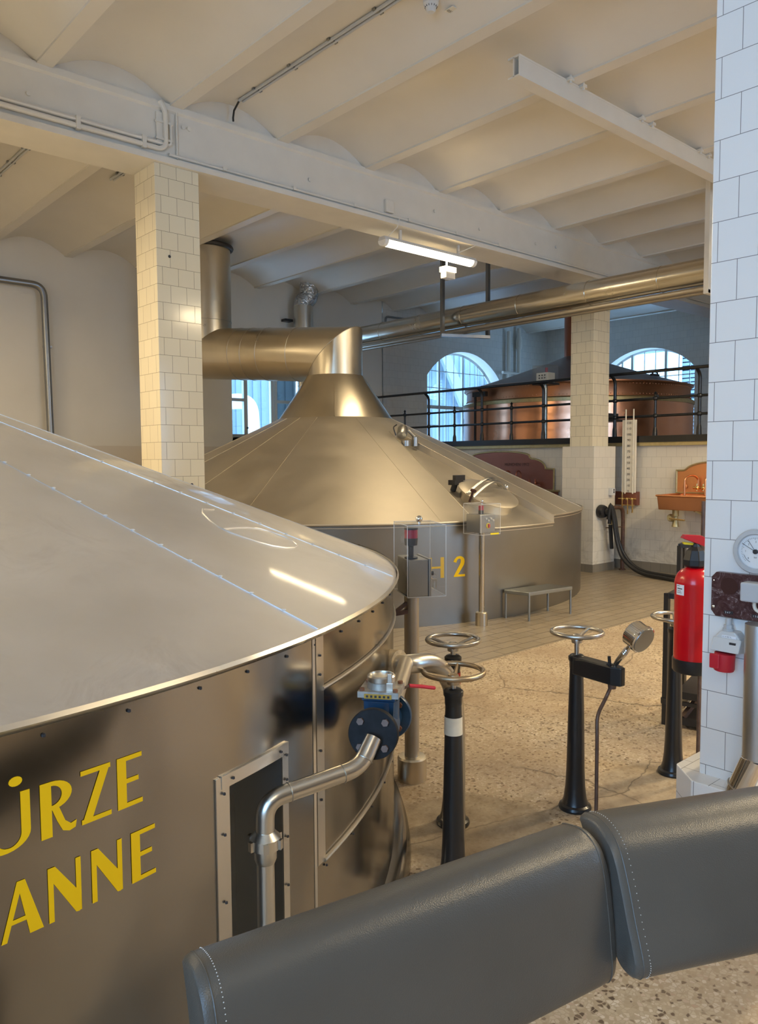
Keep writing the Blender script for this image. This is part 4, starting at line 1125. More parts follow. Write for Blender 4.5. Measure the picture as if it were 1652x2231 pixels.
m.add([(8.94, 3.78, 1.03), (9.46, 3.78, 1.03), (9.46, 4.84, 1.03), (8.94, 4.84, 1.03), (8.97, 3.81, .89), (9.44, 3.81, .89), (9.44, 4.81, .89), (8.97, 4.81, .89)],
      [(4, 5, 6, 7), (0, 4, 5, 1), (1, 5, 6, 2), (2, 6, 7, 3), (3, 7, 4, 0)])
obj('basin', m, 'copper_bright', s2, 0, .008)
m = M(); m.tube([(8.91, 3.75, 1.032), (8.91, 4.87, 1.032), (9.47, 4.87, 1.032), (9.47, 3.75, 1.032)], .013, 8, closed=True); obj('basin_rim', m, 'copper_bright', s2)
for y, x in ((4.62, 9.16), (4.36, 9.16)):
    m = M(); m.tube([(9.42, y-.02, 1.10), (9.42, y-.02, 1.20)]+[(9.29+.13*cos(pi*i/10), y-.02+.04*i/10, 1.22+.055*sin(pi*i/10)) for i in range(11)]+[(9.16, y+.02, 1.00)], .012, 10); obj('spout', m, 'copper_bright', s2)
m = M(); m.cyl((9.42, 4.66, 1.12), (9.42, 4.28, 1.12), .016, 10)
for y in (4.6, 4.52, 4.44, 4.36): m.sphere((9.40, y, 1.12), .028, 10); m.cyl((9.40, y, 1.08), (9.40, y, 1.17), .009, 8)
obj('tap_group', m, 'brass', s2)
m = M(); m.lathe([(.04, .86), (.04, .78), (.03, .77), (.03, .74), (.035, .70), (.045, .645), (.03, .64)], (9.1, 4.72, 0), n=16); m.lathe([(.0, -.05), (.045, -.03), (.05, 0), (.03, .05)], (9.06, 4.76, .755), (-.8, -.1, 0), 16)
dc = obj('drain_cock', m, 'brass_dull', s2)
m = M(); m.bar((9.02, 4.76, .748), (9.02, 4.56, .735), .022, .02); obj('lever', m, 'brass', dc, 0, .004)
for y in (4.42, 3.95):
    m = M(); m.tube([(8.98, y, .86), (9.15, y, .82), (9.32, y, .68), (9.44, y, .50)], .014, 8); obj('bracket', m, 'brass_dull', s2)

gb_ = thing('level_gauge', 'tall cream scale board with glass tubes and copper tap plate on the tiled wall', 'gauge', (9.4, 5.53, 1.0))
m = M(); m.bb((9.375, 5.435, 1.035), (9.40, 5.63, 2.0)); bd = obj('scale_board', m, 'enamel_board', gb_, 0, .003)
m = M(); m.bb((9.368, 5.435, 1.035), (9.376, 5.452, 2.0)); m.bb((9.368, 5.613, 1.035), (9.376, 5.63, 2.0)); m.bb((9.368, 5.475, 1.035), (9.374, 5.495, 2.0)); parts('batten', m, 'enamel_board', bd, 0)
for y in (5.575, 5.462):
    m = M(); m.cyl((9.36, y, 1.02), (9.36, y, 2.14), .009, 10); obj('glass_tube', m, 'label_cream', gb_)
q = M()
for i in range(13):
    s = str(120-10*i) if i < 12 else '0'
    t = text_mesh(s, .042, (9.3735, 5.535, 1.965-.0755*i-.02), (0, -1, 0), (0, 0, 1), .0025, 'CENTER', 1.1); obj('scale_numeral', t, 'ink', bd, 0)
m = M(); m.bb((9.42, 5.43, .865), (9.49, 5.755, 1.045)); obj('tap_plate', m, 'copper_dull', gb_, 0, .003)
m = M()
for y in (5.60, 5.53, 5.46): m.cyl((9.42, y, .95), (9.33, y, .95), .011, 10); m.sphere((9.345, y, .95), .022, 10)
m.cyl((9.34, 5.66, .955), (9.34, 5.40, .955), .009, 10); m.cyl((9.34, 5.60, .87), (9.34, 5.42, .87), .008, 8); m.cyl((9.34, 5.60, 1.04), (9.34, 5.60, .76), .010, 10); m.cyl((9.34, 5.45, .95), (9.34, 5.45, .77), .010, 10); m.cyl((9.34, 5.52, .95), (9.34, 5.52, .75), .008, 10)
obj('brass_taps', m, 'brass', gb_)
m = M(); m.cyl((9.47, 5.64, 1.66), (9.47, 5.64, 1.04), .010, 8); m.cyl((9.47, 5.665, 1.66), (9.47, 5.665, 1.04), .010, 8); parts('feed_pipe', m, 'grey_tube', gb_)

m = M(); m.bb((9.13, 5.62, 1.00), (9.20, 5.68, 1.10)); sk = obj('wall_socket', m, 'light_grey', None, 0, .004, origin=(9.16, 5.65, 1.05)); tag(sk, 'small grey double socket box on the side of the wider column foot', 'socket')
m = M()
for z in (1.075, 1.045): m.cyl((9.165, 5.622, z), (9.165, 5.616, z), .013, 12)
parts('outlet', m, 'ink', sk)

# standpipe, hose valve and hoses
sp = thing('hose_standpipe', 'brown bent standpipe with tap by the column foot', 'pipe', (9.30, 5.56, 0))
m = M(); m.tube(round_path([(9.10, 5.66, .80), (9.12, 5.60, .845), (9.28, 5.56, .84), (9.30, 5.56, .70), (9.30, 5.56, 0)], .10, 8), .026, 14); obj('bent_pipe', m, 'brown_paint', sp)
m = M(); m.lathe([(.045, 0), (.045, .012), (.028, .02)], (9.30, 5.56, 0), n=16); obj('floor_flange', m, 'brown_paint', sp)
m = M(); m.cyl((9.30, 5.56, .58), (9.0, 5.63, .58), .007, 8); obj('tie_rod', m, 'brown_paint', sp)
m = M(); m.cyl((9.06, 5.60, .80), (9.06, 5.60, .62), .022, 12); m.sphere((9.06, 5.60, .78), .045, 12, (1, 1, .8)); m.cyl((9.10, 5.64, .80), (9.02, 5.56, .80), .02, 10); tv = obj('brass_tap', m, 'brass_dull', sp)
m = M(); m.cyl((9.06, 5.60, .62), (9.10, 5.60, .30), .026, 12); obj('hose_tail', m, 'rubber', sp)
hv = thing('hose_holder', 'black round hose holder on the side of the column foot', 'hose holder', (8.93, 5.60, .81))
m = M(); m.lathe([(.07, 0), (.088, .02), (.088, .06), (.075, .09), (.04, .10)], (8.92, 5.68, .80), (-.1, -1, 0), 24); obj('drum', m, 'black_plastic', hv)
m = M(); m.lathe([(0, 0), (.04, 0), (.04, .03), (0, .03)], (8.92, 5.575, .80), (0, -1, 0), 16); obj('hub', m, 'black_iron', hv)
def hose(pts, r, label, group=None):
    P = [V(p) for p in pts]; out = []
    for i in range(len(P)-1):
        p0 = P[max(i-1, 0)]; p1 = P[i]; p2 = P[i+1]; p3 = P[min(i+2, len(P)-1)]
        for k in range(8):
            t = k/8; out.append(.5*((2*p1)+(-p0+p2)*t+(2*p0-5*p1+4*p2-p3)*t*t+(-p0+3*p1-3*p2+p3)*t**3))
    out.append(P[-1]); m = M(); m.tube(out, r, 12)
    o = obj('rubber_hose', m, 'rubber', None, origin=tuple(P[-1])); tag(o, label, 'hose', group); return o
hose([(8.97, 5.56, .64), (8.97, 5.53, .86), (9.02, 5.51, .72), (9.06, 5.47, .40), (9.09, 5.35, .17), (9.10, 5.15, .05), (9.06, 4.8, .028), (8.96, 4.2, .028), (8.7, 3.2, .028)], .024, 'upper black rubber hose sagging from the column foot to the floor')
hose([(8.93, 5.55, .70), (8.93, 5.52, .88), (8.97, 5.50, .70), (8.99, 5.46, .42), (8.98, 5.36, .20), (8.96, 5.12, .05), (8.86, 4.75, .028), (8.72, 4.2, .028), (8.4, 3.2, .028)], .024, 'lower black rubber hose lying nearer along the tiled floor')

# ------------------------------------------------------------------ black step frame behind the extinguisher
cs = thing('mobile_steps', 'black metal access steps with handrail behind the fire extinguisher', 'steps', (4.3, 1.9, 0))
zt = .745
u = V((.97, .24, 0)).normalized(); w_ = V((.20, -.98, 0)).normalized(); o_ = V((4.05, 2.14, 0))
def sp_(a, b, z): return o_+u*a+w_*b+V((0, 0, z))
m = M(); Rs = Matrix((u, u.cross(V((0, 0, 1)))*-1, V((0, 0, 1)))).transposed()
m.prism([(0, 0), (.42, 0), (.42, .42), (0, .42)], o_, u, w_, -zt, -(zt-.03)); obj('platform_plate', m, 'black_iron', cs, 0)
for a, b in ((0, 0), (0, .40), (.42, 0), (.42, .40)):
    m = M(); m.bar(sp_(a, b, 0), sp_(a, b, zt), .026); obj('leg', m, 'black_iron', cs, 0)
m = M(); m.lathe([(.024, .12), (.024, .15)], sp_(0, 0, 0), n=12); m.bar(sp_(0, 0, .135), sp_(0, .40, .135), .02); obj('brace', m, 'black_iron', cs, 0)
for a in (.27, .36):
    m = M(); m.bar(sp_(a, 0, zt), sp_(a, .0, .985), .024); obj('rail_post', m, 'black_iron', cs, 0)
m = M(); m.bar(sp_(.27, 0, .985), sp_(.42, .40, .985), .022); m.bar(sp_(.27, 0, .985), sp_(.36, 0, .985), .022); m.bar(sp_(.42, .4, .985), sp_(.42, .4, zt), .024); obj('hand_rail', m, 'black_iron', cs, 0)
m = M(); m.bar(sp_(0, .10, .06), sp_(.42, .46, .66), .03, .02); m.bar(sp_(0, .40, .06), sp_(.42, .5, .66), .03, .02); obj('stringer', m, 'brown_metal', cs, 0)
m = M(); m.prism([(.0, .06), (.42, .06), (.42, .26), (0, .26)], o_, u, w_, -.20, -.16); parts('tread', m, 'black_iron', cs, 0)
m = M(); m.prism([(-.02, .08), (.40, .08), (.40, .30), (-.02, .30)], o_, u, w_, -.06, -.02); parts('tread', m, 'black_iron', cs, 0)
m = M(); m.prism([(.0, .06), (.42, .06), (.42, .10), (0, .10)], o_, u, w_, -.125, -.105); parts('tread', m, 'wood_tread', cs, 0)

# thin standpipe seen below the extinguisher
m = M(); m.cyl((3.45, 1.655, 0), (3.45, 1.655, 1.3), .0095, 12); o = obj('thin_pipe', m, 'brown_metal', None, origin=(3.45, 1.655, 0)); tag(o, 'thin brown pipe standing on the floor behind the extinguisher', 'pipe')

# ------------------------------------------------------------------ fire extinguisher hung on the column
EX = (3.155, 1.545)
fe = thing('fire_extinguisher', 'red fire extinguisher with black foot and white sticker beside the edge column', 'fire extinguisher', (EX[0], EX[1], .59))
m = M(); m.lathe([(.0, .60), (.079, .60), (.080, .62), (.080, .965), (.0815, .972), (.080, .979), (.078, .992), (.069, 1.012), (.052, 1.028), (.03, 1.038), (.022, 1.04)], (EX[0], EX[1], 0), n=48); obj('cylinder', m, 'red_paint', fe, 40)
m = M(); m.lathe([(.0, .59), (.078, .592), (.084, .60), (.085, .648), (.081, .65)], (EX[0], EX[1], 0), n=48); obj('foot_ring', m, 'black_plastic', fe, 40)
m = M(); m.lathe([(.030, 1.035), (.048, 1.045), (.05, 1.07), (.036, 1.11), (.020, 1.125), (.015, 1.14)], (EX[0], EX[1], 0), n=8); obj('valve_head', m, 'black_plastic', fe, 0, .003)
m = M(); m.prism([(-.06, .012), (.05, -.03), (.06, .0), (.02, .022), (-.05, .026)], (EX[0], EX[1], 1.15), (.75, -.66, 0), (0, 0, 1), -.016, .016); obj('lever', m, 'red_plastic', fe, 0, .002)
m = M(); m.prism([(-.055, 0), (.0, -.006), (.0, -.014), (-.05, -.010)], (EX[0], EX[1], 1.145), (.75, -.66, 0), (0, 0, 1), -.008, .008); obj('pull_tag', m, 'yellow_plastic', fe, 0)
def cylpatch(C, r, a0, a1, z0, z1, n=8):
    m = M(); aa = [radians(a0+(a1-a0)*i/n) for i in range(n+1)]
    m.add([p for a in aa for p in ((C[0]+r*cos(a), C[1]+r*sin(a), z0), (C[0]+r*cos(a), C[1]+r*sin(a), z1))], [(2*i, 2*i+2, 2*i+3, 2*i+1) for i in range(n)]); return m
sk = obj('sticker', cylpatch(EX, .0808, -214, -184, .925, .972), 'sticker', fe)
q = M()
for i, (z, a, b_) in enumerate(((.963, -211, -199), (.950, -209, -190), (.941, -208, -194), (.934, -210, -192))): t = cylpatch(EX, .0812, a, b_, z, z+.004 if i == 1 else z+.0018, 4); q.add(t.v, t.f)
obj('sticker_print', q, 'ink', sk)
m = M(); m.bb((3.12, 1.29, .85), (3.18, 1.47, .88)); m.bb((3.06, 1.285, .80), (3.10, 1.30, .95))
m = M(); m.bar((3.05, 1.297, .86), (3.14, 1.468, .86), .03, .02); obj('wall_bracket', m, 'black_iron', fe, 0)

# ------------------------------------------------------------------ fittings on the near column (face x = 2.70)
FX = 2.70
def fpt(y, z, d=0): return V((FX-d, y, z))
m = M()
y0, y1, z0, z1 = 1.248, .93, .945, 1.10
m.prism([(-y0, z0+.02), (-y0+.016, z0), (-y1-.016, z0), (-y1, z0+.02), (-y1, z1-.016), (-y1-.016, z1), (-y0+.016, z1), (-y0, z1-.018)], (FX-.014, 0, 0), (0, -1, 0), (0, 0, 1), -.014, .014)
sw = obj('switch_plate', m, 'marbled_plate', None, 0, .002, origin=(FX-.014, 1.09, 1.02)); tag(sw, 'dark red marbled mounting plate with cut corners on the white column', 'plate')
m = M(); m.sphere(fpt(1.237, .978, .03), .006, 10); m.sphere(fpt(1.237, 1.07, .03), .003, 8); parts('screw', m, 'chrome', sw)
m = M(); m.lathe([(0, 0), (.030, 0), (.030, .001), (0, .001)], fpt(1.185, 1.055, .028), (-1, 0, 0), 24); obj('round_mark', m, 'wood_grip', sw)
m = M(); m.bb((FX-.030, 1.17, .958), (FX-.028, 1.20, .968)); tg = obj('number_tag', m, 'ink', sw, 0)
t = text_mesh('2 4 7', .009, (FX-.0302, 1.1965, .9598), (0, -1, 0), (0, 0, 1), .0005); obj('tag_print', t, 'sticker', tg, 0)
m = M(); m.bb((FX-.030, 1.06, .958), (FX-.028, 1.105, .968)); tg = obj('number_tag', m, 'ink', sw, 0)
t = text_mesh('1 5 0', .009, (FX-.0302, 1.102, .9598), (0, -1, 0), (0, 0, 1), .0005); obj('tag_print', t, 'sticker', tg, 0)
m = M(); m.bb((FX-.085, .99, 1.018), (FX-.028, 1.125, 1.082)); o = obj('junction_box', m, 'grey_plastic', None, 0, .006, origin=(FX-.05, 1.06, 1.05)); tag(o, 'light grey junction box mounted on the dark marbled plate', 'box')
m = M(); m.tube(round_path([fpt(1.09, 1.02, .05), fpt(1.09, .99, .05), fpt(1.06, .975, .04)], .02), .006, 8); obj('cable', m, 'enamel_board', o)
# gauge
gz, gy = 1.183, 1.095
gt = thing('dial_gauge', 'round dial gauge with wide grey rim above the marbled plate', 'gauge', (FX-.02, gy, gz))
m = M(); m.lathe([(.0, 0), (.060, 0), (.060, .02), (.075, .024), (.076, .034), (.072, .040), (.060, .042), (.057, .036)], (FX-.004, gy, gz), (-1, 0, 0), 48, cap=False); obj('case', m, 'grey_plastic', gt)
m = M(); m.lathe([(0, .033), (.059, .033), (.059, .03), (0, .03)], (FX-.004, gy, gz), (-1, 0, 0), 48); di = obj('dial', m, 'dial', gt)
m = M()
for i in range(40):
    a = radians(-135+i*270/39+90); L = .008 if i % 5 == 0 else .004
    p0 = fpt(gy-.048*cos(a), gz+.048*sin(a), .0395); p1 = fpt(gy-(.048-L)*cos(a), gz+(.048-L)*sin(a), .0395); m.bar(p0, p1, .0009, .0006)
m.tube([fpt(gy-.040*cos(radians(200+i*4)), gz+.040*sin(radians(200+i*4)), .0395) for i in range(12)], .0006, 4)
obj('dial_marks', m, 'ink', di, 0)
q = M()
for i, s in enumerate(('0', '1', '2', '3', '4', '5', '6')):
    a = radians(225-i*45); t = text_mesh(s, .009, (FX-.0390, gy-.033*cos(a), gz+.033*sin(a)-.003), (0, -1, 0), (0, 0, 1), .0005, 'CENTER'); q.add(t.v, t.f)
t = text_mesh('bar', .008, (FX-.0390, gy, gz-.022), (0, -1, 0), (0, 0, 1), .0005, 'CENTER'); q.add(t.v, t.f)
obj('dial_numerals', q, 'ink', di, 0)
m = M(); m.bar(fpt(gy, gz, .041), fpt(gy+.045, gz+.026, .041), .0022, .0008); m.bar(fpt(gy, gz, .041), fpt(gy+.024, gz+.036, .041), .0016, .0008); m.lathe([(.008, .030), (.008, .040), (0, .041)], (FX-.004, gy, gz), (-1, 0, 0), 16); obj('pointer', m, 'ink', di, 0)
# socket outlet
ce = thing('power_socket', 'grey industrial socket with red plug cover hanging below the marbled plate', 'socket', (FX-.03, 1.18, .85))
m = M(); m.cyl(fpt(1.183, .945, .03), fpt(1.183, .92, .03), .010, 12); m.cyl(fpt(1.183, .921, .03), fpt(1.183, .905, .03), .016, 6); m.cyl(fpt(1.183, .908, .03), fpt(1.183, .900, .03), .019, 16); obj('cable_gland', m, 'grey_plastic', ce)
m = M(); m.prism([(-.042, -.04), (.042, -.04), (.042, .012), (.026, .032), (-.026, .032), (-.042, .012)], (FX, 1.178, .868), (0, -1, 0), (0, 0, 1), -.004, .05); hb = obj('housing', m, 'light_grey', ce, 0, .006)
m = M(); m.add([fpt(1.227, .833, .075), fpt(1.129, .833, .075), fpt(1.129, .876, .052), fpt(1.227, .876, .052), fpt(1.227, .826, .02), fpt(1.129, .826, .02), fpt(1.129, .876, .02), fpt(1.227, .876, .02)],
      [(0, 1, 2, 3), (4, 7, 6, 5), (0, 3, 7, 4), (1, 5, 6, 2), (3, 2, 6, 7), (0, 4, 5, 1)]); obj('hood', m, 'light_grey', ce, 0, .003)
m = M(); m.lathe([(.0, 0), (.032, 0), (.035, .008), (.034, .06), (.0, .06)], fpt(1.185, .765, .055), (0, -.05, 1), 24); rp = obj('red_plug', m, 'red_plastic', ce)
m = M(); m.box(fpt(1.202, .80, .088), (.012, .034, .05)); obj('plug_lid', m, 'red_plastic', rp, 0, .003)
m = M(); m.box(fpt(1.172, .882, .0505), (.001, .048, .009)); pt_ = obj('paper_label', m, 'sticker', hb, 0)
t = text_mesh('02 20 MEP TL', .0055, (FX-.0512, 1.194, .880), (0, -1, 0), (0, 0, 1), .0005); obj('label_print', t, 'ink', pt_, 0)
m = M(); m.box(fpt(1.155, .862, .060), (.003, .022, .008)); obj('keyhole_slot', m, 'ink', hb, 0)
# clad pipe down the column
cpz = thing('column_pipe', 'dull steel pipe running down the white column into an angled elbow', 'pipe', (FX-.08, 1.05, .36))
PX, PY = FX-.085, 1.055
m = M(); m.cyl((PX, PY, .50), (PX, PY, .95), .046, 28); obj('straight_pipe', m, 'column_steel', cpz)
m = M(); m.tube([(PX, PY, .50), (PX-.0, PY+.03, .42), (PX-.0, PY+.055, .355)], .046, 28); m.torus((PX, PY, .50), (0, 0, 1), .047, .002, 28, 6); obj('elbow', m, 'chrome', cpz)
m = M(); m.torus((PX, PY+.045, .385), (0, -.4, 1), .047, .0025, 28, 6); obj('elbow_seam', m, 'pipe_dull', cpz)

# ------------------------------------------------------------------ padded leaning rail in the foreground
def cushion(label, P0, Ld, L, prof):
    r = thing('padded_backrest', label, 'backrest', (P0[0]+Ld[0]*L/2, P0[1]+Ld[1]*L/2, 0))
    Ld = V((Ld[0], Ld[1], 0)).normalized(); nx = V((Ld.y, -Ld.x, 0))
    if nx.dot(V((P0[0], P0[1], 0))) > 0: nx = -nx
    # smooth closed profile (Catmull-Rom)
    n = len(prof); sm = []
    for i in range(n):
        p0, p1, p2, p3 = [V((*prof[(i+k-1) % n], 0)) for k in range(4)]
        for k in range(5):
            t = k/5; sm.append(.5*((2*p1)+(-p0+p2)*t+(2*p0-5*p1+4*p2-p3)*t*t+(-p0+3*p1-3*p2+p3)*t**3))
    cx_ = sum(p.x for p in sm)/len(sm); cy_ = sum(p.y for p in sm)/len(sm)
    st_ = [(0, .93), (.004, .972), (.012, 1.0), (.035, 1.003), (L*.3, 1.006), (L*.6, 1.006), (L-.035, 1.003), (L-.012, 1.0), (L-.004, .972), (L, .93)]
    m = M(); vs = []; fs = []; k = len(sm)
    base = V((P0[0], P0[1], 0))
    for s, f in st_:
        for p in sm: vs.append(base+Ld*s+nx*(cx_+(p.x-cx_)*f)+V((0, 0, cy_+(p.y-cy_)*f)))
    for a in range(len(st_)-1):
        for i in range(k): fs.append((a*k+i, a*k+(i+1) % k, (a+1)*k+(i+1) % k, (a+1)*k+i))
    fs.append(list(range(k))[::-1]); fs.append([(len(st_)-1)*k+i for i in range(k)])
    m.add(vs, fs); cu = obj('cushion', m, 'leather', r, 50)
    m = M()
    for s in (.014, L-.014):
        m.tube([base+Ld*s+nx*(cx_+(p.x-cx_)*1.001)+V((0, 0, cy_+(p.y-cy_)*1.001)) for p in sm], .0011, 5, closed=True)
    parts('piping', m, 'leather', cu)
    m = M()
    tot = []
    for i in range(len(sm)):
        a, b_ = sm[i], sm[(i+1) % len(sm)]; L_ = (b_-a).length; q_ = max(1, int(L_/.0055))
        for j in range(q_): tot.append(a.lerp(b_, j/q_))
    for p in tot:
        c = base+Ld*.026+nx*(cx_+(p.x-cx_)*1.006)+V((0, 0, cy_+(p.y-cy_)*1.006)); m.sphere(c, .0011, 4)
    obj('stitching', m, 'light_grey', cu, 0)['kind'] = 'stuff'
    return r, base, Ld, nx
prof1 = [(0, .850), (.022, .856), (.045, .857), (.066, .849), (.083, .832), (.096, .80), (.105, .75), (.113, .69), (.117, .645), (.110, .62), (.090, .612), (.072, .622), (.055, .68), (.035, .745), (.018, .80), (.002, .842)]
prof2 = [(0, .852), (.03, .861), (.06, .862), (.09, .852), (.115, .830), (.138, .785), (.158, .735), (.178, .690), (.183, .668), (.172, .648), (.148, .643), (.125, .655), (.10, .69), (.065, .75), (.03, .81), (.004, .844)]
b1_, base, Ld, nx = cushion('grey leather backrest cushion in the foreground, left and nearer one', (.455, .909), (.9847, -.1743), .705, prof1)
m = M(); m.bar(base+Ld*.05+nx*.075+V((0, 0, .66)), base+Ld*.62+nx*.075+V((0, 0, .66)), .03, .03); obj('back_rail', m, 'black_iron', b1_, 0)
for s in (.12,):
    m = M(); m.bar(base+Ld*s+nx*.09+V((0, 0, 0)), base+Ld*s+nx*.08+V((0, 0, .66)), .04, .03); obj('leg', m, 'black_iron', b1_, 0)
b2_, base, Ld, nx = cushion('grey leather backrest cushion in the foreground, right one with pale stitching', (1.185, .79), (.905, -.425), .70, prof2)
m = M(); m.bar(base+Ld*.62+nx*.13+V((0, 0, 0)), base+Ld*.62+nx*.12+V((0, 0, .67)), .04, .03); obj('leg', m, 'black_iron', b2_, 0)

# ------------------------------------------------------------------ overhead services
# long clad pipe hung below the ceiling
pp = thing('clad_steam_pipe', 'long shiny metal clad pipe hung below the ceiling beside the far column', 'pipe', (8.0, 6.5, 3.42))
m = M(); m.cyl((8.0, 10.35, 3.425), (8.0, 2.4, 3.425), .140, 48); mp = obj('cladding', m, 'clad_pipe', pp)
m = M()
for y in (9.6, 8.85, 8.05, 7.2, 6.25, 5.25, 4.35, 3.5): m.torus((8.0, y, 3.425), (0, 1, 0), .1405, .0035, 48, 6)
parts('cladding_seam', m, 'clad_pipe', mp)
m = M(); m.cyl((7.93, 10.78, 3.235), (7.93, 2.4, 3.235), .028, 14); m.cyl((8.06, 10.78, 3.225), (8.06, 2.4, 3.225), .024, 14); parts('small_pipe', m, 'pipe_dull', pp)
hg = thing('pipe_hanger', 'grey steel U bracket hanging the clad pipe behind the lit lamp', 'bracket', (8.05, 7.3, 3.2))
for x in (7.75, 8.35):
    m = M(); m.bar((x, 7.40-(x-7.75)*.48, 3.18), (x, 7.40-(x-7.75)*.48, 4.4), .045, .045); obj('rod', m, 'grey_tube', hg, 0)
m = M(); m.bar((7.73, 7.41, 3.17), (8.37, 7.10, 3.17), .06, .04); obj('cross_bar', m, 'grey_tube', hg, 0)
hg = thing('pipe_hanger', 'painted steel strap carrying the clad pipe at the white column edge', 'bracket', (7.8, 3.77, 3.2))
for x in (7.82, 8.2):
    m = M(); m.bar((x, 3.77, 3.16), (x, 3.77, 4.4), .05, .05); obj('rod', m, 'beam_paint', hg, 0)
m = M(); m.bar((7.8, 3.77, 3.175), (8.2, 3.77, 3.175), .05, .04); obj('cross_bar', m, 'beam_paint', hg, 0)

# white steel girder clamped under the ribs
gd = thing('hanging_girder', 'white painted steel girder clamped under the ceiling ribs', 'girder', (4.37, 3.5, 4.11))
m = M(); m.bb((4.37, 3.45, 4.105), (12, 3.55, 4.117)); m.bb((4.37, 3.45, 4.233), (12, 3.55, 4.247)); m.bb((4.37, 3.494, 4.11), (12, 3.506, 4.24)); 
m.bb((4.37, 3.452, 4.117), (12, 3.458, 4.235))
obj('beam', m, 'beam_paint', gd, 0)
for x in (5, 6, 7, 8):
    m = M()
    for dx in (-.06, .10):
        m.box((x+dx, 3.44, 4.245), (.05, .05, .022)); m.cyl((x+dx, 3.43, 4.215), (x+dx, 3.43, 4.28), .010, 8)
    m.bar((x-.06, 3.43, 4.262), (x+.10, 3.43, 4.262), .02, .012); obj('clamp', m, 'beam_paint', gd, 0)

# fluorescent lamps
def batten(label, x0, x1, y, z, power=11):
    r = thing('fluorescent_lamp', label, 'lamp', ((x0+x1)/2, y, z))
    m = M(); m.extrude_profile([(-.04, .035), (.04, .035), (.055, .0), (-.055, .0)], (x0, y, z), (x1, y, z), (0, 1, 0)); obj('housing', m, 'light_grey', r, 0, .004)
    m = M(); m.extrude_profile([(.055*cos(radians(a)), .055*sin(radians(a))) for a in range(180, 361, 15)], (x0+.05, y, z), (x1-.05, y, z), (0, 1, 0)); obj('diffuser', m, 'tube_glow', r, 50)
    for x in (x0+.025, x1-.025):
        m = M(); m.extrude_profile([(.056*cos(radians(a)), .056*sin(radians(a))) for a in range(180, 361, 15)], (x-.025, y, z), (x+.025, y, z), (0, 1, 0)); obj('end_cap', m, 'white_plastic', r, 50)
    m = M()
    for x in (x0+.25, x1-.25): m.bar((x, y, z+.03), (x, y, 3.80 if y in (1.08, 5.83) else 4.40), .03, .02)
    obj('mount', m, 'beam_paint', r, 0)
    l = bpy.data.lights.new('tube', 'AREA'); l.shape = 'RECTANGLE'; l.size = x1-x0-.1; l.size_y = .10; l.color = (1, .78, .47); l.energy = power
    o = bpy.data.objects.new('tube_light', l); COL.objects.link(o); o.parent = r; o.location = (0, 0, -.065)
    return r, l
f1, l1 = batten('lit fluorescent tube lamp under the main beam', 5.24, 6.60, 5.83, 3.66)
m = M()
m.tube([(5.3, 5.80, 3.70), (5.35, 5.72, 3.78), (5.36, 5.70, 3.86)], .005, 6); m.tube([(6.3, 5.80, 3.70), (6.5, 5.72, 3.80)], .005, 6)
obj('cable', m, 'beam_paint', f1, 0)
m = M(); m.bb((5.20, 5.715, 3.90), (5.30, 5.75, 4.02)); o = obj('junction_box', m, 'beam_paint', None, 0, .004, origin=(5.25, 5.735, 3.96)); tag(o, 'small white cable box on the beam above the lit lamp', 'box')
em = thing('emergency_light', 'small white box light hanging below the fluorescent lamp, its lamplit look added as glow', 'lamp', (6.17, 5.83, 3.50))
m = M(); m.cyl((6.17, 5.83, 3.60), (6.17, 5.83, 3.52), .008, 8); obj('stem', m, 'white_plastic', em)
m = M(); m.bb((6.09, 5.76, 3.48), (6.25, 5.86, 3.535)); obj('housing', m, 'lamplit_box_glow', em, 0, .003)
m = M(); m.bb((6.10, 5.77, 3.415), (6.24, 5.85, 3.48)); obj('lens', m, 'enamel_board', em, 0, .003)
lamps = [batten('added unseen fluorescent lamp on the main beam far left of the cream column', -2.2, -.8, 5.83, 3.66, 46), batten('added unseen fluorescent lamp on the main beam, left of the cream column', .0, 1.3, 5.83, 3.66, 38),  # this list: lamps added out of view to give warm fill
         batten('added unseen fluorescent lamp under the second beam beyond the edge column', 5.4, 6.8, 1.08, 3.66, 78), batten('added unseen fluorescent lamp hung from the vaults before the platform', 7.9, 9.1, 1.6, 3.9, 62),
         batten('added unseen fluorescent lamp hung from the vaults before the back wall', -.6, .8, 8.6, 3.9, 40),
         batten('added unseen fluorescent lamp hung behind the photographer', -1.7, -.3, -1.6, 3.9, 22), batten('added unseen fluorescent lamp hung behind the leaning rail', 3.2, 4.6, -1.2, 3.9, 75)]

# conduits on the main beam
cd = thing('beam_conduits', 'white painted conduits running along the main beam to its junction', 'conduit', (2.9, 5.71, 3.9))
m = M()
m.tube([(XL+.1, 5.728, 3.945), (2.86, 5.728, 3.945)], .016, 8); m.tube(round_path([(XL+.1, 5.725, 3.90), (2.86, 5.725, 3.90), (2.90, 5.725, 3.94), (2.90, 5.725, 4.19), (2.86, 5.73, 4.26)], .03), .020, 10)
m.tube(round_path([(2.86, 5.728, 3.945), (2.945, 5.728, 3.945), (2.945, 5.728, 4.12)], .03), .011, 8)
obj('left_run', m, 'beam_paint', cd)
m = M(); m.tube([(2.93, 5.735, 3.878), (12.0, 5.735, 3.878)], .012, 8); m.tube([(3.0, 5.738, 4.25), (3.0, 5.738, 3.86)], .008, 8); obj('right_run', m, 'beam_paint', cd)
m = M()
for x in (-1, -.2, .6, 1.4, 2.2, 2.7): m.bb((x, 5.70, 3.87), (x+.03, 5.74, 3.965))
for x in (3.4, 4.1, 4.8, 5.5, 6.2, 6.9): m.bb((x, 5.715, 3.865), (x+.03, 5.745, 3.895))
for z in (3.97, 4.10): m.bb((2.82, 5.72, z), (2.96, 5.74, z+.015))
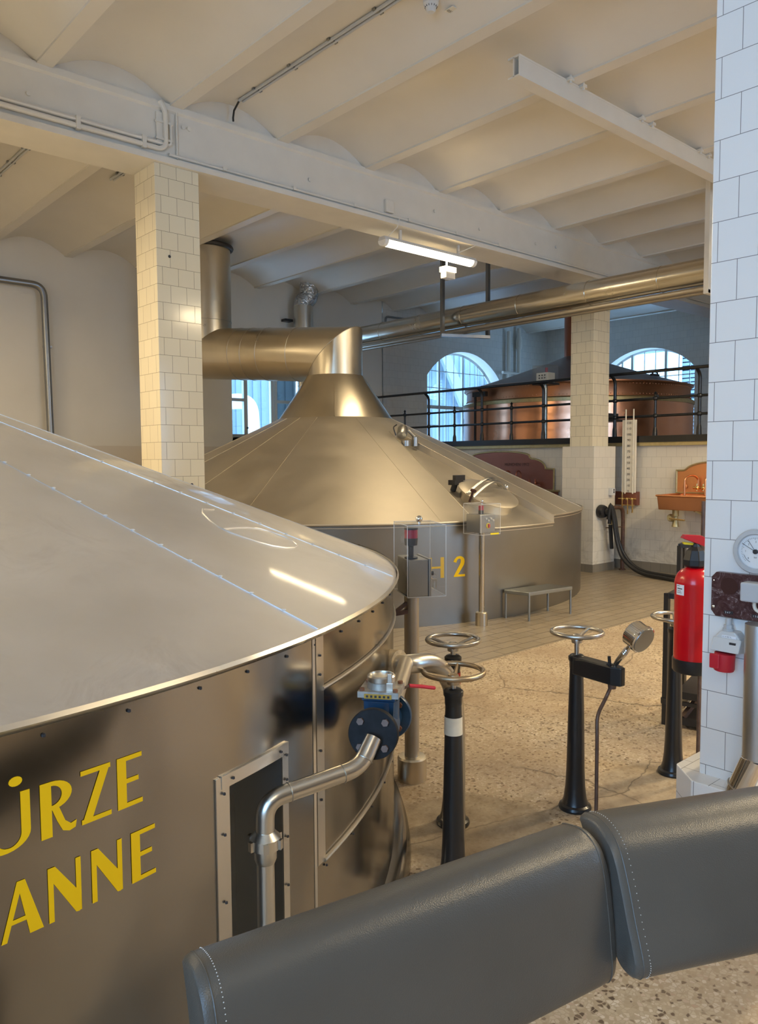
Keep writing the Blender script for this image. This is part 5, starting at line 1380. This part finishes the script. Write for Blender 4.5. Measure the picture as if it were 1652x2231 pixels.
m.bb((2.83, 5.735, 3.93), (2.90, 5.75, 4.18))
parts('clip', m, 'beam_paint', cd, 0)
m = M()
for x, z in ((1.888, 4.03), (2.06+1, 4.12), (3.11, 4.12), (4.3, 4.0), (5.9, 4.05), (6.6, 4.0), (7.6, 4.02), (8.0, 4.05)): m.lathe([(.016, 0), (.016, .012), (.0, .014)], (x, 5.745, z), (0, -1, 0), 12)
m2 = parts('beam_bolt', m, 'beam_paint', cd)
# ceiling conduits
def conduit(label, p0, p1, r=.012):
    o = thing('ceiling_conduit', label, 'conduit', tuple((V(p0)+V(p1))/2))
    m = M(); m.tube([p0, p1], r, 8); m.tube([V(p0)+V((.035, 0, 0)), V(p1)+V((.035, 0, 0))], r*.8, 8); obj('tube', m, 'grey_plastic', o)
    m = M(); n = max(2, int((V(p1)-V(p0)).length/.45))
    for i in range(n): m.box(V(p0).lerp(V(p1), (i+.5)/n)+V((.017, 0, .008)), (.08, .03, .025))
    parts('clip', m, 'grey_tube', o, 0); return o
c1_ = conduit('grey ceiling conduit ending in a short drooping cable near the main beam', (3.50, 5.62, 4.415), (3.50, 1.3, 4.415))
m = M(); m.tube([(3.50, 5.62, 4.41), (3.50, 5.70, 4.36), (3.49, 5.70, 4.30), (3.485, 5.69, 4.27)], .008, 8); obj('cable_end', m, 'rubber', c1_)
conduit('pair of ceiling conduits left of the cream column', (2.50, 6.2, 4.415), (2.50, 10.7, 4.415))
conduit('short conduit with open ends just left of the cream column', (3.42, 7.2, 4.40), (3.42, 8.0, 4.40))
conduit('ceiling conduit above the long clad pipe, near the hanger', (8.55, 6.5, 4.41), (8.55, 8.2, 4.41))
sd = thing('smoke_detector', 'white domed smoke detector on the ceiling beside a conduit', 'smoke detector', (3.65, 3.585, 4.38))
m = M(); m.lathe([(.0, -.095), (.022, -.095), (.03, -.085), (.034, -.07), (.042, -.055), (.05, -.045), (.052, 0), (0, 0)], (3.65, 3.585, 4.405), n=28); b_ = obj('body', m, 'light_grey', sd)
m = M()
for i in range(14):
    a = 2*pi*i/14; m.box((3.65+.037*cos(a), 3.585+.037*sin(a), 4.342), (.005, .003, .012), Matrix.Rotation(a, 3, 'Z'))
obj('vents', m, 'ink', b_, 0)
m = M(); m.bb((3.76, 3.50, 4.352), (3.86, 3.57, 4.358)); o = obj('tag', m, 'enamel_board', sd, 0)
t = text_mesh('037/2', .03, (3.765, 3.56, 4.3515), (1, 0, 0), (0, -1, 0), .0008); obj('tag_print', t, 'ink', o, 0)
m = M(); m.sphere((8.28, 7.8, 4.34), .05, 12); m.cyl((8.28, 7.8, 4.36), (8.28, 7.8, 4.42), .03); o = obj('smoke_detector', m, 'grey_plastic', None, origin=(8.28, 7.8, 4.36)); tag(o, 'small grey smoke detector above the hanger of the clad pipe', 'smoke detector')

# pipes on the back wall
wp = thing('wall_pipe', 'grey steel pipe bending down the plaster wall left of the cream column', 'pipe', (3.66, 10.7, 1.0))
m = M(); m.tube(round_path([(-3.3, 10.68, 3.80), (3.62, 10.68, 3.80), (3.665, 10.68, .4)], .16, 10), .045, 20); obj('tube', m, 'grey_tube', wp)
m = M()
for z in (3.0, 1.2): m.bb((3.62, 10.70, z), (3.71, 10.80, z+.03))
obj('clip', m, 'grey_tube', wp, 0)
fx = thing('flue_pipe', 'thin foil wrapped flue between the big duct and the back wall', 'duct', (7.75, 10.55, 2.0))
m = M(); m.tube([(7.73, 10.55, 1.0), (7.73, 10.55, 4.02)], .16, 28); obj('lower_pipe', m, 'pipe_steel', fx)
m = M(); m.tube(round_path([(7.73, 10.55, 4.0), (7.73, 10.55, 4.08), (7.83, 10.52, 4.18), (7.83, 10.52, 4.42)], .05), .155, 28); obj('foil_sleeve', m, 'foil', fx)
m = M(); m.bb((7.45, 10.66, 3.77), (7.60, 10.78, 3.81)); obj('pipe_clip', m, 'black_iron', fx, 0)
pc_ = thing('corner_conduit', 'thin bent conduit high on the tiled wall above the clad pipe', 'conduit', (10.2, 10.76, 4.1))
m = M(); m.tube(round_path([(9.75, 10.755, 3.9), (9.75, 10.755, 4.12), (12.5, 10.755, 4.16)], .08), .02, 10); obj('tube', m, 'grey_tube', pc_)
# little wall plate on left wall
m = M(); m.bb((3.03-.1, 10.76, 3.95), (3.03+.05, 10.80, 4.15)); o = obj('wall_box', m, 'plaster', None, 0, .01, origin=(3.0, 10.78, 4.05)); tag(o, 'flush white plate high on the plaster wall at the left edge', 'plate')

# ------------------------------------------------------------------ light
wld = bpy.data.worlds.new('sky'); SC.world = wld; wld.use_nodes = True
bg = wld.node_tree.nodes['Background']; bg.inputs[0].default_value = (.40, .67, 1.0, 1); bg.inputs[1].default_value = 6.2
def portal(loc, rot, sx, sy):
    l = bpy.data.lights.new('portal', 'AREA'); l.shape = 'RECTANGLE'; l.size = sx; l.size_y = sy; l.cycles.is_portal = True
    o = bpy.data.objects.new('window_portal', l); COL.objects.link(o); o.location = loc; o.rotation_euler = rot; return o
portal((11.96, YB+.33, 2.75), (radians(-90), 0, 0), 2.2, 1.9)
portal((XR+.31, 8.33, 2.8), (0, radians(90), 0), 1.9, 2.1)
portal((7.27, YB+.28, 2.6), (radians(-90), 0, 0), 1.55, 1.5)
portal((XL-.25, -1.15, 2.3), (0, radians(-90), 0), 2.8, 3.7)
portal((6.2, YF-.25, 2.2), (radians(90), 0, 0), 2.4, 2.4)

# ------------------------------------------------------------------ camera
cam = bpy.data.cameras.new('camera'); co = bpy.data.objects.new('camera', cam); COL.objects.link(co)
yaw, pit, rol = radians(48.3628), radians(3.8976), radians(-.3296)
Fw = V((cos(yaw)*cos(pit), sin(yaw)*cos(pit), -sin(pit))); Rr = V((sin(yaw), -cos(yaw), 0)); Uu = Rr.cross(Fw)
r2 = Rr*cos(rol)+Uu*sin(rol); u2 = -Rr*sin(rol)+Uu*cos(rol)
Mx = Matrix((r2, u2, -Fw)).transposed().to_4x4(); Mx.translation = V((0, 0, 1.5)); co.matrix_world = Mx
cam.sensor_fit = 'HORIZONTAL'; cam.sensor_width = 36; cam.lens = 36*1692.48/1652; cam.clip_start = .02; cam.clip_end = 100
SC.camera = co
SC.view_settings.view_transform = 'Standard'; SC.view_settings.look = 'None'; SC.view_settings.exposure = .78; SC.view_settings.gamma = 1
SC.view_settings.use_curve_mapping = False
